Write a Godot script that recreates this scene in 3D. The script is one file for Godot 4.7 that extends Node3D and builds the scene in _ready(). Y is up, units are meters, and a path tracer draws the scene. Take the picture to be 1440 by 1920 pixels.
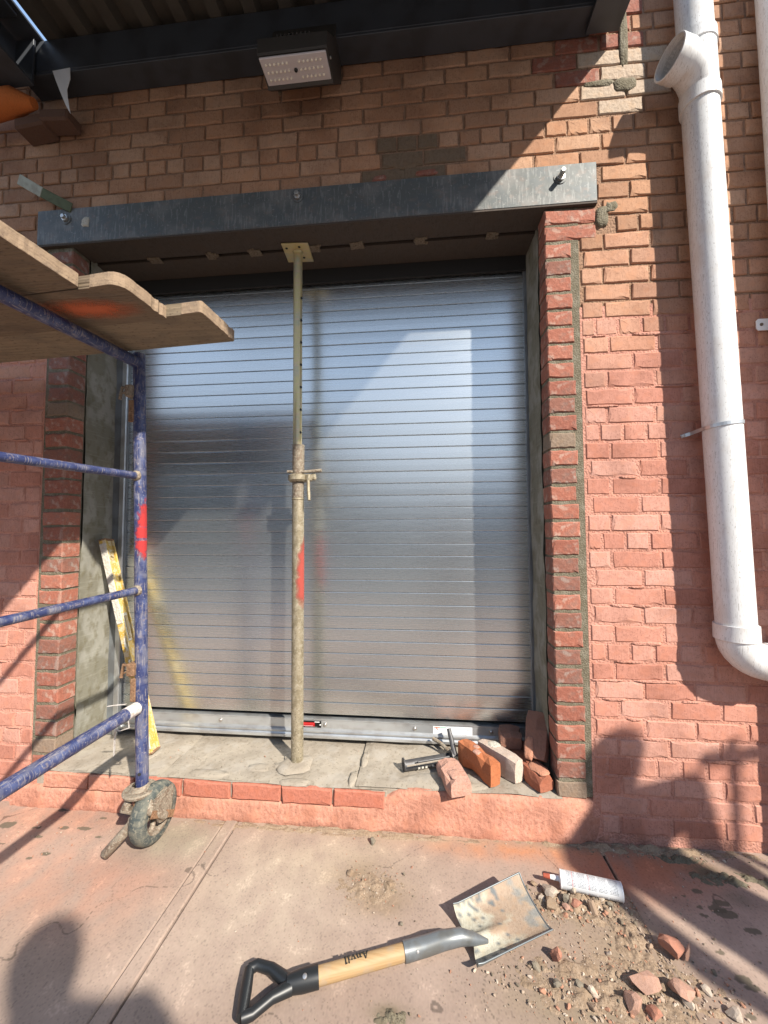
extends Node3D
# A roller shutter in a brick wall under repair. y up, metres, wall face at z = 0, pavement at y = 0, the viewer stands at z > 0.

var rng := RandomNumberGenerator.new()
var used := {}
var M := {}
var T := {}
const FLAT := 4294967295

# ---------------------------------------------------------------- names and tags
func numbered(called: String) -> String:
	if not used.has(called):
		used[called] = 0
		return called
	used[called] += 1
	return "%s_%03d" % [called, used[called]]

func thing(called: String, label: String, category: String, at := Vector3.ZERO, group := "") -> Node3D:
	var o := Node3D.new()
	o.name = numbered(called)
	add_child(o)
	o.position = at
	tag(o, label, category, group)
	return o

func tag(o: Node3D, label: String, category: String, group := "") -> void:
	o.set_meta("label", label)
	o.set_meta("category", category)
	if group:
		o.set_meta("group", group)

func place(called: String, mesh: Mesh, mat: Material, parent: Node = null, xf := Transform3D()) -> MeshInstance3D:
	var o := MeshInstance3D.new()
	o.mesh = mesh
	if mat:
		o.material_override = mat
	o.transform = xf
	if parent == null:
		o.name = numbered(called)
		add_child(o)
	else:
		o.name = called
		parent.add_child(o, true)
	return o

func obj(called: String, st: SurfaceTool, mat: Material, parent: Node = null, xf := Transform3D()) -> MeshInstance3D:
	st.generate_normals()
	return place(called, st.commit(), mat, parent, xf)

func finish(st: SurfaceTool) -> ArrayMesh:
	st.generate_normals()
	return st.commit()

# ---------------------------------------------------------------- shapes
func mb() -> SurfaceTool:
	var st := SurfaceTool.new()
	st.begin(Mesh.PRIMITIVE_TRIANGLES)
	return st

func tri(st: SurfaceTool, a: Vector3, b: Vector3, c: Vector3) -> void:
	st.add_vertex(a); st.add_vertex(b); st.add_vertex(c)

func quad(st: SurfaceTool, a: Vector3, b: Vector3, c: Vector3, d: Vector3) -> void:
	tri(st, a, b, c); tri(st, a, c, d)

func otri(st: SurfaceTool, a: Vector3, b: Vector3, c: Vector3, inside: Vector3) -> void:
	if (c - a).cross(b - a).dot((a + b + c) / 3.0 - inside) < 0.0:
		tri(st, a, c, b)
	else:
		tri(st, a, b, c)

func oquad(st: SurfaceTool, a: Vector3, b: Vector3, c: Vector3, d: Vector3, inside: Vector3) -> void:
	otri(st, a, b, c, inside); otri(st, a, c, d, inside)

# a box with chamfered edges
func box(st: SurfaceTool, at: Vector3, size: Vector3, bev := 0.003, basis := Basis()) -> void:
	st.set_smooth_group(FLAT)
	var h := size / 2.0
	bev = minf(bev, minf(h.x, minf(h.y, h.z)) * 0.8)
	var p := {}
	for sx in [-1, 1]:
		for sy in [-1, 1]:
			for sz in [-1, 1]:
				var s := Vector3(sx, sy, sz)
				for k in 3:
					var q := h - Vector3(bev, bev, bev)
					q[k] = h[k]
					p[[sx, sy, sz, k]] = at + basis * (q * s)
	for k in 3:
		var i := (k + 1) % 3
		var j := (k + 2) % 3
		for s in [-1, 1]:
			var c := []
			for e in [[-1, -1], [1, -1], [1, 1], [-1, 1]]:
				var key := [0, 0, 0, k]
				key[k] = s; key[i] = e[0]; key[j] = e[1]
				c.append(p[key])
			oquad(st, c[0], c[1], c[2], c[3], at)
	for k in 3:
		var i := (k + 1) % 3
		var j := (k + 2) % 3
		for e in [[-1, -1], [1, -1], [1, 1], [-1, 1]]:
			var c := []
			for w in [[-1, i], [-1, j], [1, j], [1, i]]:
				var key := [0, 0, 0, w[1]]
				key[k] = w[0]; key[i] = e[0]; key[j] = e[1]
				c.append(p[key])
			oquad(st, c[0], c[1], c[2], c[3], at)
	for sx in [-1, 1]:
		for sy in [-1, 1]:
			for sz in [-1, 1]:
				otri(st, p[[sx, sy, sz, 0]], p[[sx, sy, sz, 1]], p[[sx, sy, sz, 2]], at)

func boxmm(st: SurfaceTool, lo: Vector3, hi: Vector3, bev := 0.003) -> void:
	box(st, (lo + hi) / 2.0, hi - lo, bev)

# a tube along points; rad is a number or one radius per point
func sweep(st: SurfaceTool, pts: Array, rad, n := 16, caps := true, creased := false) -> void:
	var rings := []
	var t0: Vector3 = (pts[1] - pts[0]).normalized()
	var u := t0.cross(Vector3.UP if absf(t0.y) < 0.9 else Vector3.RIGHT).normalized()
	for i in pts.size():
		var t: Vector3
		if i == 0:
			t = t0
		elif i == pts.size() - 1:
			t = (pts[i] - pts[i - 1]).normalized()
		else:
			t = ((pts[i] - pts[i - 1]).normalized() + (pts[i + 1] - pts[i]).normalized()).normalized()
		u = (u - t * u.dot(t)).normalized()
		var v := t.cross(u)
		var r: float = rad[i] if rad is Array else rad
		var ring := []
		for k in n:
			var a := TAU * k / n
			ring.append(pts[i] + (u * cos(a) + v * sin(a)) * r)
		rings.append(ring)
	for i in rings.size() - 1:
		st.set_smooth_group(1 + (i % 30 if creased else 0))
		var mid: Vector3 = (pts[i] + pts[i + 1]) / 2.0
		for k in n:
			var m := (k + 1) % n
			oquad(st, rings[i][k], rings[i][m], rings[i + 1][m], rings[i + 1][k], mid)
	if caps:
		st.set_smooth_group(FLAT)
		for e in [0, rings.size() - 1]:
			var inside: Vector3 = pts[1] if e == 0 else pts[e - 1]
			for k in range(n):
				otri(st, pts[e], rings[e][k], rings[e][(k + 1) % n], inside)

# a body turned about an axis: prof holds [distance along the axis, radius]
func lathe(st: SurfaceTool, at: Vector3, axis: Vector3, prof: Array, n := 20, creased := true) -> void:
	axis = axis.normalized()
	var u := axis.cross(Vector3.UP if absf(axis.y) < 0.9 else Vector3.RIGHT).normalized()
	var v := axis.cross(u)
	for i in prof.size() - 1:
		st.set_smooth_group(1 + (i % 30 if creased else 0))
		var a0: float = prof[i][0]; var r0: float = prof[i][1]
		var a1: float = prof[i + 1][0]; var r1: float = prof[i + 1][1]
		for k in n:
			var c0 := u * cos(TAU * k / n) + v * sin(TAU * k / n)
			var c1 := u * cos(TAU * (k + 1) / n) + v * sin(TAU * (k + 1) / n)
			var p := [at + axis * a0 + c0 * r0, at + axis * a0 + c1 * r0, at + axis * a1 + c1 * r1, at + axis * a1 + c0 * r1]
			# outward: left of the direction of travel in the (axis, radius) half plane
			var nn := (c0 + c1).normalized() * (a1 - a0) - axis * (r1 - r0)
			var q: Vector3 = (p[0] + p[1] + p[2] + p[3]) / 4.0 - nn
			if r0 > 1e-5:
				otri(st, p[0], p[1], p[2] if r1 > 1e-5 else p[3], q)
			if r1 > 1e-5:
				otri(st, p[0], p[2], p[3], q)

# a closed outline (x, y) pushed along z, placed by xf
func prism(st: SurfaceTool, outline: PackedVector2Array, z0: float, z1: float, xf := Transform3D(), smooth := false) -> void:
	if Geometry2D.is_polygon_clockwise(outline):
		outline = outline.duplicate()
		outline.reverse()
	var idx := Geometry2D.triangulate_polygon(outline)
	st.set_smooth_group(FLAT)
	var up := xf.basis.z.normalized()
	for e in [z0, z1]:
		for i in range(0, idx.size(), 3):
			var q := []
			for k in 3:
				q.append(xf * Vector3(outline[idx[i + k]].x, outline[idx[i + k]].y, e))
			otri(st, q[0], q[1], q[2], (q[0] + q[1] + q[2]) / 3.0 + up * (1.0 if e == z0 else -1.0) * signf(z1 - z0))
	if smooth:
		st.set_smooth_group(2)
	for i in outline.size():
		var a := outline[i]
		var b := outline[(i + 1) % outline.size()]
		var out2 := Vector2((b - a).y, -(b - a).x)
		var q := [xf * Vector3(a.x, a.y, z0), xf * Vector3(b.x, b.y, z0), xf * Vector3(b.x, b.y, z1), xf * Vector3(a.x, a.y, z1)]
		var outw: Vector3 = xf.basis * Vector3(out2.x, out2.y, 0)
		var mid: Vector3 = (q[0] + q[1] + q[2] + q[3]) / 4.0 - outw
		oquad(st, q[0], q[1], q[2], q[3], mid)

# an outline in (z, y) pushed along x
func along_x(st: SurfaceTool, outline_zy: Array, x0: float, x1: float, smooth := false) -> void:
	var o := PackedVector2Array()
	for p in outline_zy:
		o.append(Vector2(p[0], p[1]))
	prism(st, o, x0, x1, Transform3D(Basis(Vector3(0, 0, 1), Vector3(0, 1, 0), Vector3(1, 0, 0)), Vector3.ZERO), smooth)

func axes(t: Vector3, side: Vector3) -> Basis:          # y along t, x near side
	t = t.normalized()
	var x := (side - t * side.dot(t)).normalized()
	return Basis(x, t, x.cross(t))

# a brick with uneven arrises: face at z = 0, body behind it
func brick_mesh(w: float, h: float, deep: float, s: int, rough := 0.0012, bev := 0.004) -> ArrayMesh:
	var r := RandomNumberGenerator.new()
	r.seed = s
	var st := mb()
	st.set_smooth_group(FLAT)
	var rim := []
	var nx := 5
	for k in nx: rim.append(Vector2(-w / 2 + w * k / nx, -h / 2))
	for k in 2: rim.append(Vector2(w / 2, -h / 2 + h * k / 2))
	for k in nx: rim.append(Vector2(w / 2 - w * k / nx, h / 2))
	for k in 2: rim.append(Vector2(-w / 2, h / 2 - h * k / 2))
	var a := []
	var b := []
	var c := []
	for p: Vector2 in rim:
		var q := p + Vector2(r.randf_range(-rough, rough), r.randf_range(-rough, rough))
		var chip := 1.0 + (2.0 if r.randf() < 0.12 else 0.0)
		var inner := Vector2(q.x - signf(p.x) * bev * chip * (1.0 if absf(p.x) > w * 0.48 else 0.0), q.y - signf(p.y) * bev * chip * (1.0 if absf(p.y) > h * 0.48 else 0.0))
		a.append(Vector3(inner.x, inner.y, r.randf_range(-0.0006, 0.0006)))
		b.append(Vector3(q.x, q.y, -bev))
		c.append(Vector3(q.x, q.y, -deep))
	var inside := Vector3(0, 0, -deep / 2)
	var n := rim.size()
	for i in n:
		var j := (i + 1) % n
		otri(st, Vector3(0, 0, 0.0004), a[i], a[j], inside)
		oquad(st, a[i], a[j], b[j], b[i], inside)
		oquad(st, b[i], b[j], c[j], c[i], inside)
	st.generate_normals()
	return st.commit()

# a broken stone
func rock_mesh(s: int, squash := 0.7, rough := 0.28) -> ArrayMesh:
	var r := RandomNumberGenerator.new()
	r.seed = s
	var g := (1.0 + sqrt(5.0)) / 2.0
	var v := []
	for p in [[-1, g, 0], [1, g, 0], [-1, -g, 0], [1, -g, 0], [0, -1, g], [0, 1, g], [0, -1, -g], [0, 1, -g], [g, 0, -1], [g, 0, 1], [-g, 0, -1], [-g, 0, 1]]:
		v.append(Vector3(p[0], p[1], p[2]).normalized())
	var f := [[0, 11, 5], [0, 5, 1], [0, 1, 7], [0, 7, 10], [0, 10, 11], [1, 5, 9], [5, 11, 4], [11, 10, 2], [10, 7, 6], [7, 1, 8], [3, 9, 4], [3, 4, 2], [3, 2, 6], [3, 6, 8], [3, 8, 9], [4, 9, 5], [2, 4, 11], [6, 2, 10], [8, 6, 7], [9, 8, 1]]
	var mids := {}
	var faces := []
	for t in f:
		var m := []
		for k in 3:
			var key := [mini(t[k], t[(k + 1) % 3]), maxi(t[k], t[(k + 1) % 3])]
			if not mids.has(key):
				mids[key] = v.size()
				v.append(((v[key[0]] + v[key[1]]) / 2.0).normalized())
			m.append(mids[key])
		faces.append([t[0], m[0], m[2]]); faces.append([t[1], m[1], m[0]]); faces.append([t[2], m[2], m[1]]); faces.append(m)
	# cut by a few random planes for flat broken faces
	var planes := []
	for k in 9:
		planes.append([Vector3(r.randf_range(-1, 1), r.randf_range(-1, 1), r.randf_range(-1, 1)).normalized(), r.randf_range(0.42, 0.74)])
	for i in v.size():
		var q: Vector3 = v[i] * (1.0 + r.randf_range(-rough, rough) * 0.5)
		for pl in planes:
			var d: float = q.dot(pl[0])
			if d > pl[1]:
				q -= pl[0] * (d - pl[1])
		v[i] = q * Vector3(0.5, 0.5 * squash, 0.42)
	var st := mb()
	st.set_smooth_group(FLAT)
	for t in faces:
		otri(st, v[t[0]], v[t[1]], v[t[2]], Vector3.ZERO)
	st.generate_normals()
	return st.commit()

# ---------------------------------------------------------------- textures and materials
func noise(s: int, freq: float, oct := 4, type := FastNoiseLite.TYPE_SIMPLEX_SMOOTH) -> FastNoiseLite:
	var n := FastNoiseLite.new()
	n.seed = s
	n.noise_type = type
	n.frequency = freq
	n.fractal_octaves = oct
	n.fractal_type = FastNoiseLite.FRACTAL_FBM if oct > 1 else FastNoiseLite.FRACTAL_NONE
	return n

func grey(s: int, freq: float, oct := 4, size := 512, type := FastNoiseLite.TYPE_SIMPLEX_SMOOTH) -> Image:
	var im := noise(s, freq, oct, type).get_seamless_image(size, size)
	im.convert(Image.FORMAT_L8)
	return im

func srgb8(c: Color) -> Array:
	var q := c.linear_to_srgb()
	return [clampi(int(q.r * 255.0 + 0.5), 0, 255), clampi(int(q.g * 255.0 + 0.5), 0, 255), clampi(int(q.b * 255.0 + 0.5), 0, 255)]

# a grey picture through a ramp of linear colours
func ramp(im: Image, stops: Array) -> ImageTexture:
	var lut := PackedByteArray()
	for i in 256:
		var t := i / 255.0
		var c: Color = stops[-1][1]
		if t <= stops[0][0]:
			c = stops[0][1]
		else:
			for k in stops.size() - 1:
				if t >= stops[k][0] and t <= stops[k + 1][0]:
					c = stops[k][1].lerp(stops[k + 1][1], (t - stops[k][0]) / maxf(1e-5, stops[k + 1][0] - stops[k][0]))
					break
		for b in srgb8(c): lut.append(b)
	var d := im.get_data()
	var out := PackedByteArray()
	out.resize(d.size() * 3)
	for i in d.size():
		var k := d[i] * 3
		out[i * 3] = lut[k]; out[i * 3 + 1] = lut[k + 1]; out[i * 3 + 2] = lut[k + 2]
	return ImageTexture.create_from_image(Image.create_from_data(im.get_width(), im.get_height(), false, Image.FORMAT_RGB8, out))

# several grey pictures laid over a base colour: layers of [image, from, to, linear colour, strength]
func layered(size: int, base: Color, layers: Array) -> ImageTexture:
	var out := PackedByteArray()
	out.resize(size * size * 3)
	var data := []
	for l in layers: data.append(l[0].get_data())
	var enc := PackedByteArray()
	for i in 1025:
		enc.append(srgb8(Color(i / 1024.0, 0, 0))[0])
	for i in size * size:
		var r := base.r
		var g := base.g
		var b := base.b
		for k in layers.size():
			var l: Array = layers[k]
			var a: float = clampf((data[k][i] / 255.0 - l[1]) / (l[2] - l[1]), 0.0, 1.0) * l[4]
			if a > 0.0:
				r += (l[3].r - r) * a
				g += (l[3].g - g) * a
				b += (l[3].b - b) * a
		out[i * 3] = enc[int(clampf(r, 0, 1) * 1024)]; out[i * 3 + 1] = enc[int(clampf(g, 0, 1) * 1024)]; out[i * 3 + 2] = enc[int(clampf(b, 0, 1) * 1024)]
	return ImageTexture.create_from_image(Image.create_from_data(size, size, false, Image.FORMAT_RGB8, out))

func stretched(s: int, fx: float, fy: float, w := 512, h := 512, oct := 3) -> Image:
	var n := noise(s, 1.0, oct)
	var out := PackedByteArray()
	out.resize(w * h)
	for y in h:
		for x in w:
			# wrapped on two circles so that the picture repeats without a seam
			var q := n.get_noise_3d(x * fx, y * fy, 0.0)
			var e := 1.0 - smoothstep(0.0, 48.0, float(x))
			if e > 0.0:
				q = lerpf(q, n.get_noise_3d((x + w) * fx, y * fy, 0.0), e)
			out[y * w + x] = clampi(int((q * 0.75 + 0.5) * 255.0), 0, 255)
	return Image.create_from_data(w, h, false, Image.FORMAT_L8, out)

func tx(im: Image) -> ImageTexture:
	return ImageTexture.create_from_image(im)

func mat(col: Color, rough := 0.8, metal := 0.0, o := {}) -> StandardMaterial3D:
	var m := StandardMaterial3D.new()
	m.albedo_color = col.linear_to_srgb()
	m.roughness = rough
	m.metallic = metal
	if o.has("tex"):
		m.albedo_texture = o.tex
	if o.has("bump"):
		m.heightmap_enabled = true
		m.heightmap_texture = o.bump
		m.heightmap_scale = o.get("cm", 0.1)
	if o.has("rtex"):
		m.roughness_texture = o.rtex
		m.roughness_texture_channel = BaseMaterial3D.TEXTURE_CHANNEL_RED
	if not o.get("uv", false) and (o.has("tex") or o.has("bump") or o.has("rtex")):
		m.uv1_triplanar = true
		m.uv1_world_triplanar = o.get("world", true)
		m.uv1_triplanar_sharpness = 4.0
		var s = o.get("s", 3.0)
		m.uv1_scale = s if s is Vector3 else Vector3(s, s, s)
		m.uv1_offset = o.get("off", Vector3.ZERO)
	if o.has("over"):
		m.detail_enabled = true
		m.detail_albedo = o.over
		m.detail_blend_mode = BaseMaterial3D.BLEND_MODE_MUL
		m.detail_uv_layer = BaseMaterial3D.DETAIL_UV_2
		m.uv2_triplanar = true
		m.uv2_world_triplanar = true
		m.uv2_triplanar_sharpness = 4.0
		var s2: float = o.get("s2", 0.4)
		m.uv2_scale = Vector3(s2, s2, s2)
	return m

func textures() -> void:
	T.grain = grey(11, 0.03, 5)
	T.fine = grey(12, 0.12, 3)
	T.blotch = grey(13, 0.008, 5)
	T.cells = grey(14, 0.035, 3, 512, FastNoiseLite.TYPE_CELLULAR)
	T.blotch2 = grey(15, 0.012, 4)
	T.speck = grey(16, 0.09, 2)
	T.drip = stretched(19, 0.16, 0.012)
	T.drip2 = stretched(20, 0.3, 0.03)
	T.streak = stretched(17, 0.012, 0.25)
	T.wood = stretched(18, 0.004, 0.11)
	var w := Color(1, 1, 1)
	T.brick = layered(512, w, [[T.grain, 0.5, 0.85, Color(0.82, 0.8, 0.78), 0.9], [T.drip, 0.62, 0.74, Color(0.8, 0.76, 0.72), 0.6], [T.drip2, 0.70, 0.78, Color(1.0, 1.0, 1.0), 0.5], [T.speck, 0.74, 0.81, Color(0.5, 0.45, 0.42), 0.7], [T.blotch2, 0.55, 0.8, Color(1, 0.93, 0.86), 0.8], [T.fine, 0.78, 0.86, Color(1, 1, 1), 0.5]])
	T.mottle = ramp(T.blotch, [[0.2, Color(0.74, 0.70, 0.68)], [0.5, Color(0.95, 0.94, 0.93)], [0.8, w]])
	T.newbrick = layered(512, Color(0.33, 0.12, 0.08), [[T.blotch2, 0.5, 0.8, Color(0.28, 0.14, 0.105), 0.8], [T.grain, 0.58, 0.8, Color(0.40, 0.17, 0.115), 0.7], [T.blotch, 0.58, 0.74, Color(0.44, 0.32, 0.26), 0.6], [T.speck, 0.74, 0.82, Color(0.1, 0.04, 0.03), 0.6]])
	T.cement = layered(512, Color(0.20, 0.175, 0.12), [[T.blotch, 0.45, 0.75, Color(0.29, 0.265, 0.2), 0.9], [T.grain, 0.5, 0.8, Color(0.15, 0.13, 0.085), 0.7], [T.speck, 0.7, 0.8, Color(0.4, 0.37, 0.3), 0.5]])
	T.cementdust = layered(512, Color(1, 1, 1), [[T.speck, 0.6, 0.75, Color(0.6, 0.55, 0.5), 0.9], [T.fine, 0.62, 0.75, Color(0.45, 0.4, 0.36), 0.8], [T.blotch2, 0.45, 0.75, Color(0.75, 0.72, 0.68), 0.9], [T.grain, 0.68, 0.8, Color(1.0, 0.98, 0.95), 0.6]])
	T.tyre = layered(512, Color(0.055, 0.065, 0.065), [[T.blotch2, 0.45, 0.7, Color(0.20, 0.18, 0.14), 0.7], [T.streak, 0.55, 0.7, Color(0.14, 0.14, 0.12), 0.7], [T.grain, 0.62, 0.75, Color(0.26, 0.23, 0.18), 0.7]])
	T.tyre2 = layered(512, Color(1, 1, 1), [[T.blotch2, 0.5, 0.75, Color(0.8, 0.72, 0.62), 0.7], [T.blotch, 0.6, 0.74, Color(0.6, 0.58, 0.55), 0.4]])
	T.dustmul = layered(512, Color(1, 1, 1), [[T.blotch2, 0.5, 0.7, Color(0.7, 0.62, 0.56), 0.8], [T.speck, 0.7, 0.8, Color(0.5, 0.45, 0.45), 0.7]])
	T.sill = layered(512, Color(0.40, 0.36, 0.29), [[T.blotch, 0.45, 0.75, Color(0.34, 0.30, 0.235), 0.8], [T.grain, 0.6, 0.85, Color(0.28, 0.24, 0.18), 0.6], [T.speck, 0.74, 0.82, Color(0.2, 0.17, 0.12), 0.6], [T.blotch2, 0.6, 0.8, Color(0.44, 0.41, 0.35), 0.6]])
	T.render = layered(512, Color(0.18, 0.17, 0.13), [[T.blotch, 0.45, 0.62, Color(0.28, 0.275, 0.24), 0.7], [T.grain, 0.55, 0.85, Color(0.12, 0.105, 0.06), 0.6], [T.streak, 0.65, 0.9, Color(0.36, 0.35, 0.30), 0.25]])
	T.steel = layered(512, Color(0.095, 0.105, 0.108), [[T.blotch, 0.45, 0.7, Color(0.15, 0.15, 0.15), 0.8], [T.blotch2, 0.55, 0.75, Color(0.085, 0.10, 0.11), 0.6], [T.drip, 0.66, 0.76, Color(0.32, 0.33, 0.33), 0.25], [T.grain, 0.62, 0.85, Color(0.19, 0.14, 0.12), 0.3], [T.speck, 0.8, 0.85, Color(0.4, 0.4, 0.4), 0.25]])
	T.bluepaint = layered(512, Color(0.024, 0.034, 0.105), [[T.blotch2, 0.5, 0.75, Color(0.065, 0.085, 0.19), 0.8], [T.blotch, 0.58, 0.78, Color(0.16, 0.16, 0.20), 0.6], [T.grain, 0.72, 0.82, Color(0.24, 0.2, 0.2), 0.5], [T.speck, 0.82, 0.86, Color(0.36, 0.33, 0.33), 0.7], [T.drip, 0.72, 0.76, Color(0.28, 0.25, 0.24), 0.6], [T.cells, 0.85, 0.92, Color(0.14, 0.06, 0.04), 0.8]])
	T.dusty = layered(512, Color(0.25, 0.22, 0.17), [[T.blotch2, 0.45, 0.7, Color(0.16, 0.12, 0.085), 0.8], [T.grain, 0.55, 0.75, Color(0.4, 0.35, 0.28), 0.8], [T.speck, 0.68, 0.75, Color(0.2, 0.09, 0.05), 0.7]])
	T.board = layered(512, Color(0.22, 0.165, 0.105), [[T.wood, 0.5, 0.62, Color(0.12, 0.085, 0.05), 0.8], [T.wood, 0.36, 0.5, Color(0.28, 0.215, 0.145), 0.4], [T.blotch2, 0.55, 0.8, Color(0.16, 0.125, 0.085), 0.7], [T.speck, 0.75, 0.8, Color(0.06, 0.04, 0.03), 0.5]])
	T.ash = layered(512, Color(0.5, 0.34, 0.165), [[T.wood, 0.5, 0.7, Color(0.42, 0.27, 0.12), 0.7], [T.blotch2, 0.55, 0.8, Color(0.42, 0.33, 0.22), 0.6]])
	T.yellow = layered(512, Color(0.50, 0.33, 0.06), [[T.blotch2, 0.52, 0.62, Color(0.6, 0.56, 0.46), 0.55], [T.grain, 0.6, 0.7, Color(0.45, 0.3, 0.08), 0.7], [T.speck, 0.7, 0.76, Color(0.6, 0.55, 0.45), 0.8]])
	T.zinc = layered(512, Color(0.5, 0.43, 0.22), [[T.blotch2, 0.45, 0.7, Color(0.4, 0.38, 0.27), 0.9], [T.streak, 0.58, 0.75, Color(0.55, 0.38, 0.28), 0.6]])
	T.oldzinc = layered(512, Color(0.30, 0.26, 0.18), [[T.blotch2, 0.45, 0.7, Color(0.22, 0.185, 0.12), 0.9], [T.grain, 0.58, 0.75, Color(0.4, 0.36, 0.28), 0.7], [T.speck, 0.72, 0.78, Color(0.1, 0.07, 0.05), 0.8]])
	T.pvc = layered(512, Color(0.70, 0.71, 0.71), [[T.drip, 0.62, 0.8, Color(0.52, 0.49, 0.46), 0.25], [T.drip2, 0.74, 0.79, Color(0.25, 0.22, 0.2), 0.5], [T.speck, 0.83, 0.87, Color(0.2, 0.18, 0.16), 0.7], [T.blotch, 0.5, 0.8, Color(0.62, 0.58, 0.54), 0.6]])
	T.roughgalv = ramp(T.streak, [[0.2, Color(0.75, 0.75, 0.75)], [0.8, w]])

const STAINS := [
	# x, z, radius x, radius z, colour, strength
	[-1.11, 0.37, 0.30, 0.13, Color(0.36, 0.17, 0.11), 0.5], [-1.40, 0.24, 0.25, 0.14, Color(0.42, 0.22, 0.15), 0.6], [-1.0, 0.30, 0.2, 0.08, Color(0.33, 0.16, 0.11), 0.4], [-1.5, 0.06, 0.3, 0.07, Color(0.40, 0.20, 0.13), 0.6],
	[0.68, 0.13, 0.24, 0.11, Color(0.36, 0.13, 0.07), 0.85], [0.28, 0.06, 0.26, 0.05, Color(0.40, 0.17, 0.08), 0.85], [0.80, 0.08, 0.15, 0.08, Color(0.38, 0.15, 0.08), 0.7],
	[-0.91, 0.12, 0.14, 0.09, Color(0.25, 0.22, 0.16), 0.7], [-0.33, 0.14, 0.3, 0.12, Color(0.40, 0.33, 0.24), 0.5], [-0.5, 0.35, 0.3, 0.2, Color(0.36, 0.30, 0.23), 0.5], [-1.2, 0.6, 0.2, 0.18, Color(0.26, 0.19, 0.14), 0.5],
	[-0.185, 0.22, 0.12, 0.07, Color(0.21, 0.15, 0.095), 0.75], [-0.13, 0.30, 0.09, 0.05, Color(0.20, 0.14, 0.09), 0.7], [0.51, 0.29, 0.17, 0.09, Color(0.24, 0.18, 0.12), 0.8], [0.46, 0.47, 0.2, 0.10, Color(0.23, 0.17, 0.115), 0.8], [0.40, 0.27, 0.12, 0.05, Color(0.22, 0.17, 0.11), 0.7], [0.36, 0.52, 0.2, 0.07, Color(0.22, 0.17, 0.115), 0.7], [0.54, 0.38, 0.1, 0.06, Color(0.23, 0.17, 0.11), 0.6],
	[0.90, 0.02, 0.06, 0.03, Color(0.08, 0.075, 0.045), 0.85], [0.92, 0.1, 0.05, 0.03, Color(0.09, 0.085, 0.05), 0.85], [1.0, 0.07, 0.12, 0.04, Color(0.1, 0.09, 0.055), 0.6], [0.96, 0.19, 0.06, 0.03, Color(0.09, 0.085, 0.055), 0.75], [0.5, 0.02, 0.25, 0.025, Color(0.2, 0.14, 0.09), 0.7], [0.9, 0.30, 0.3, 0.12, Color(0.42, 0.33, 0.27), 0.5],
	[-0.08, 0.57, 0.05, 0.02, Color(0.14, 0.11, 0.07), 0.8], [-0.2, 0.03, 0.5, 0.03, Color(0.34, 0.26, 0.18), 0.6],
]
const SPOTS := [[0.887, 0.205, 0.028, 0.012], [0.81, 0.251, 0.022, 0.010], [0.786, 0.419, 0.018, 0.008], [0.80, 0.437, 0.02, 0.008], [0.911, 0.288, 0.02, 0.008], [0.95, 0.307, 0.02, 0.01], [0.78, 0.356, 0.014, 0.006], [0.743, 0.499, 0.02, 0.008], [0.97, 0.36, 0.02, 0.008], [0.84, 0.225, 0.04, 0.012], [0.87, 0.24, 0.03, 0.012], [0.84, 0.17, 0.015, 0.008], [0.79, 0.19, 0.012, 0.006],
	[-1.481, 0.117, 0.035, 0.014], [-1.591, 0.114, 0.03, 0.016], [-1.294, 0.106, 0.035, 0.01], [-1.36, 0.11, 0.03, 0.008], [-1.46, 0.02, 0.03, 0.012], [-1.32, 0.228, 0.014, 0.006], [-1.36, 0.25, 0.012, 0.005], [-1.25, 0.05, 0.016, 0.005], [-1.42, 0.16, 0.015, 0.006], [-1.2, 0.14, 0.014, 0.005], [-1.52, 0.2, 0.014, 0.005]]

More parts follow.
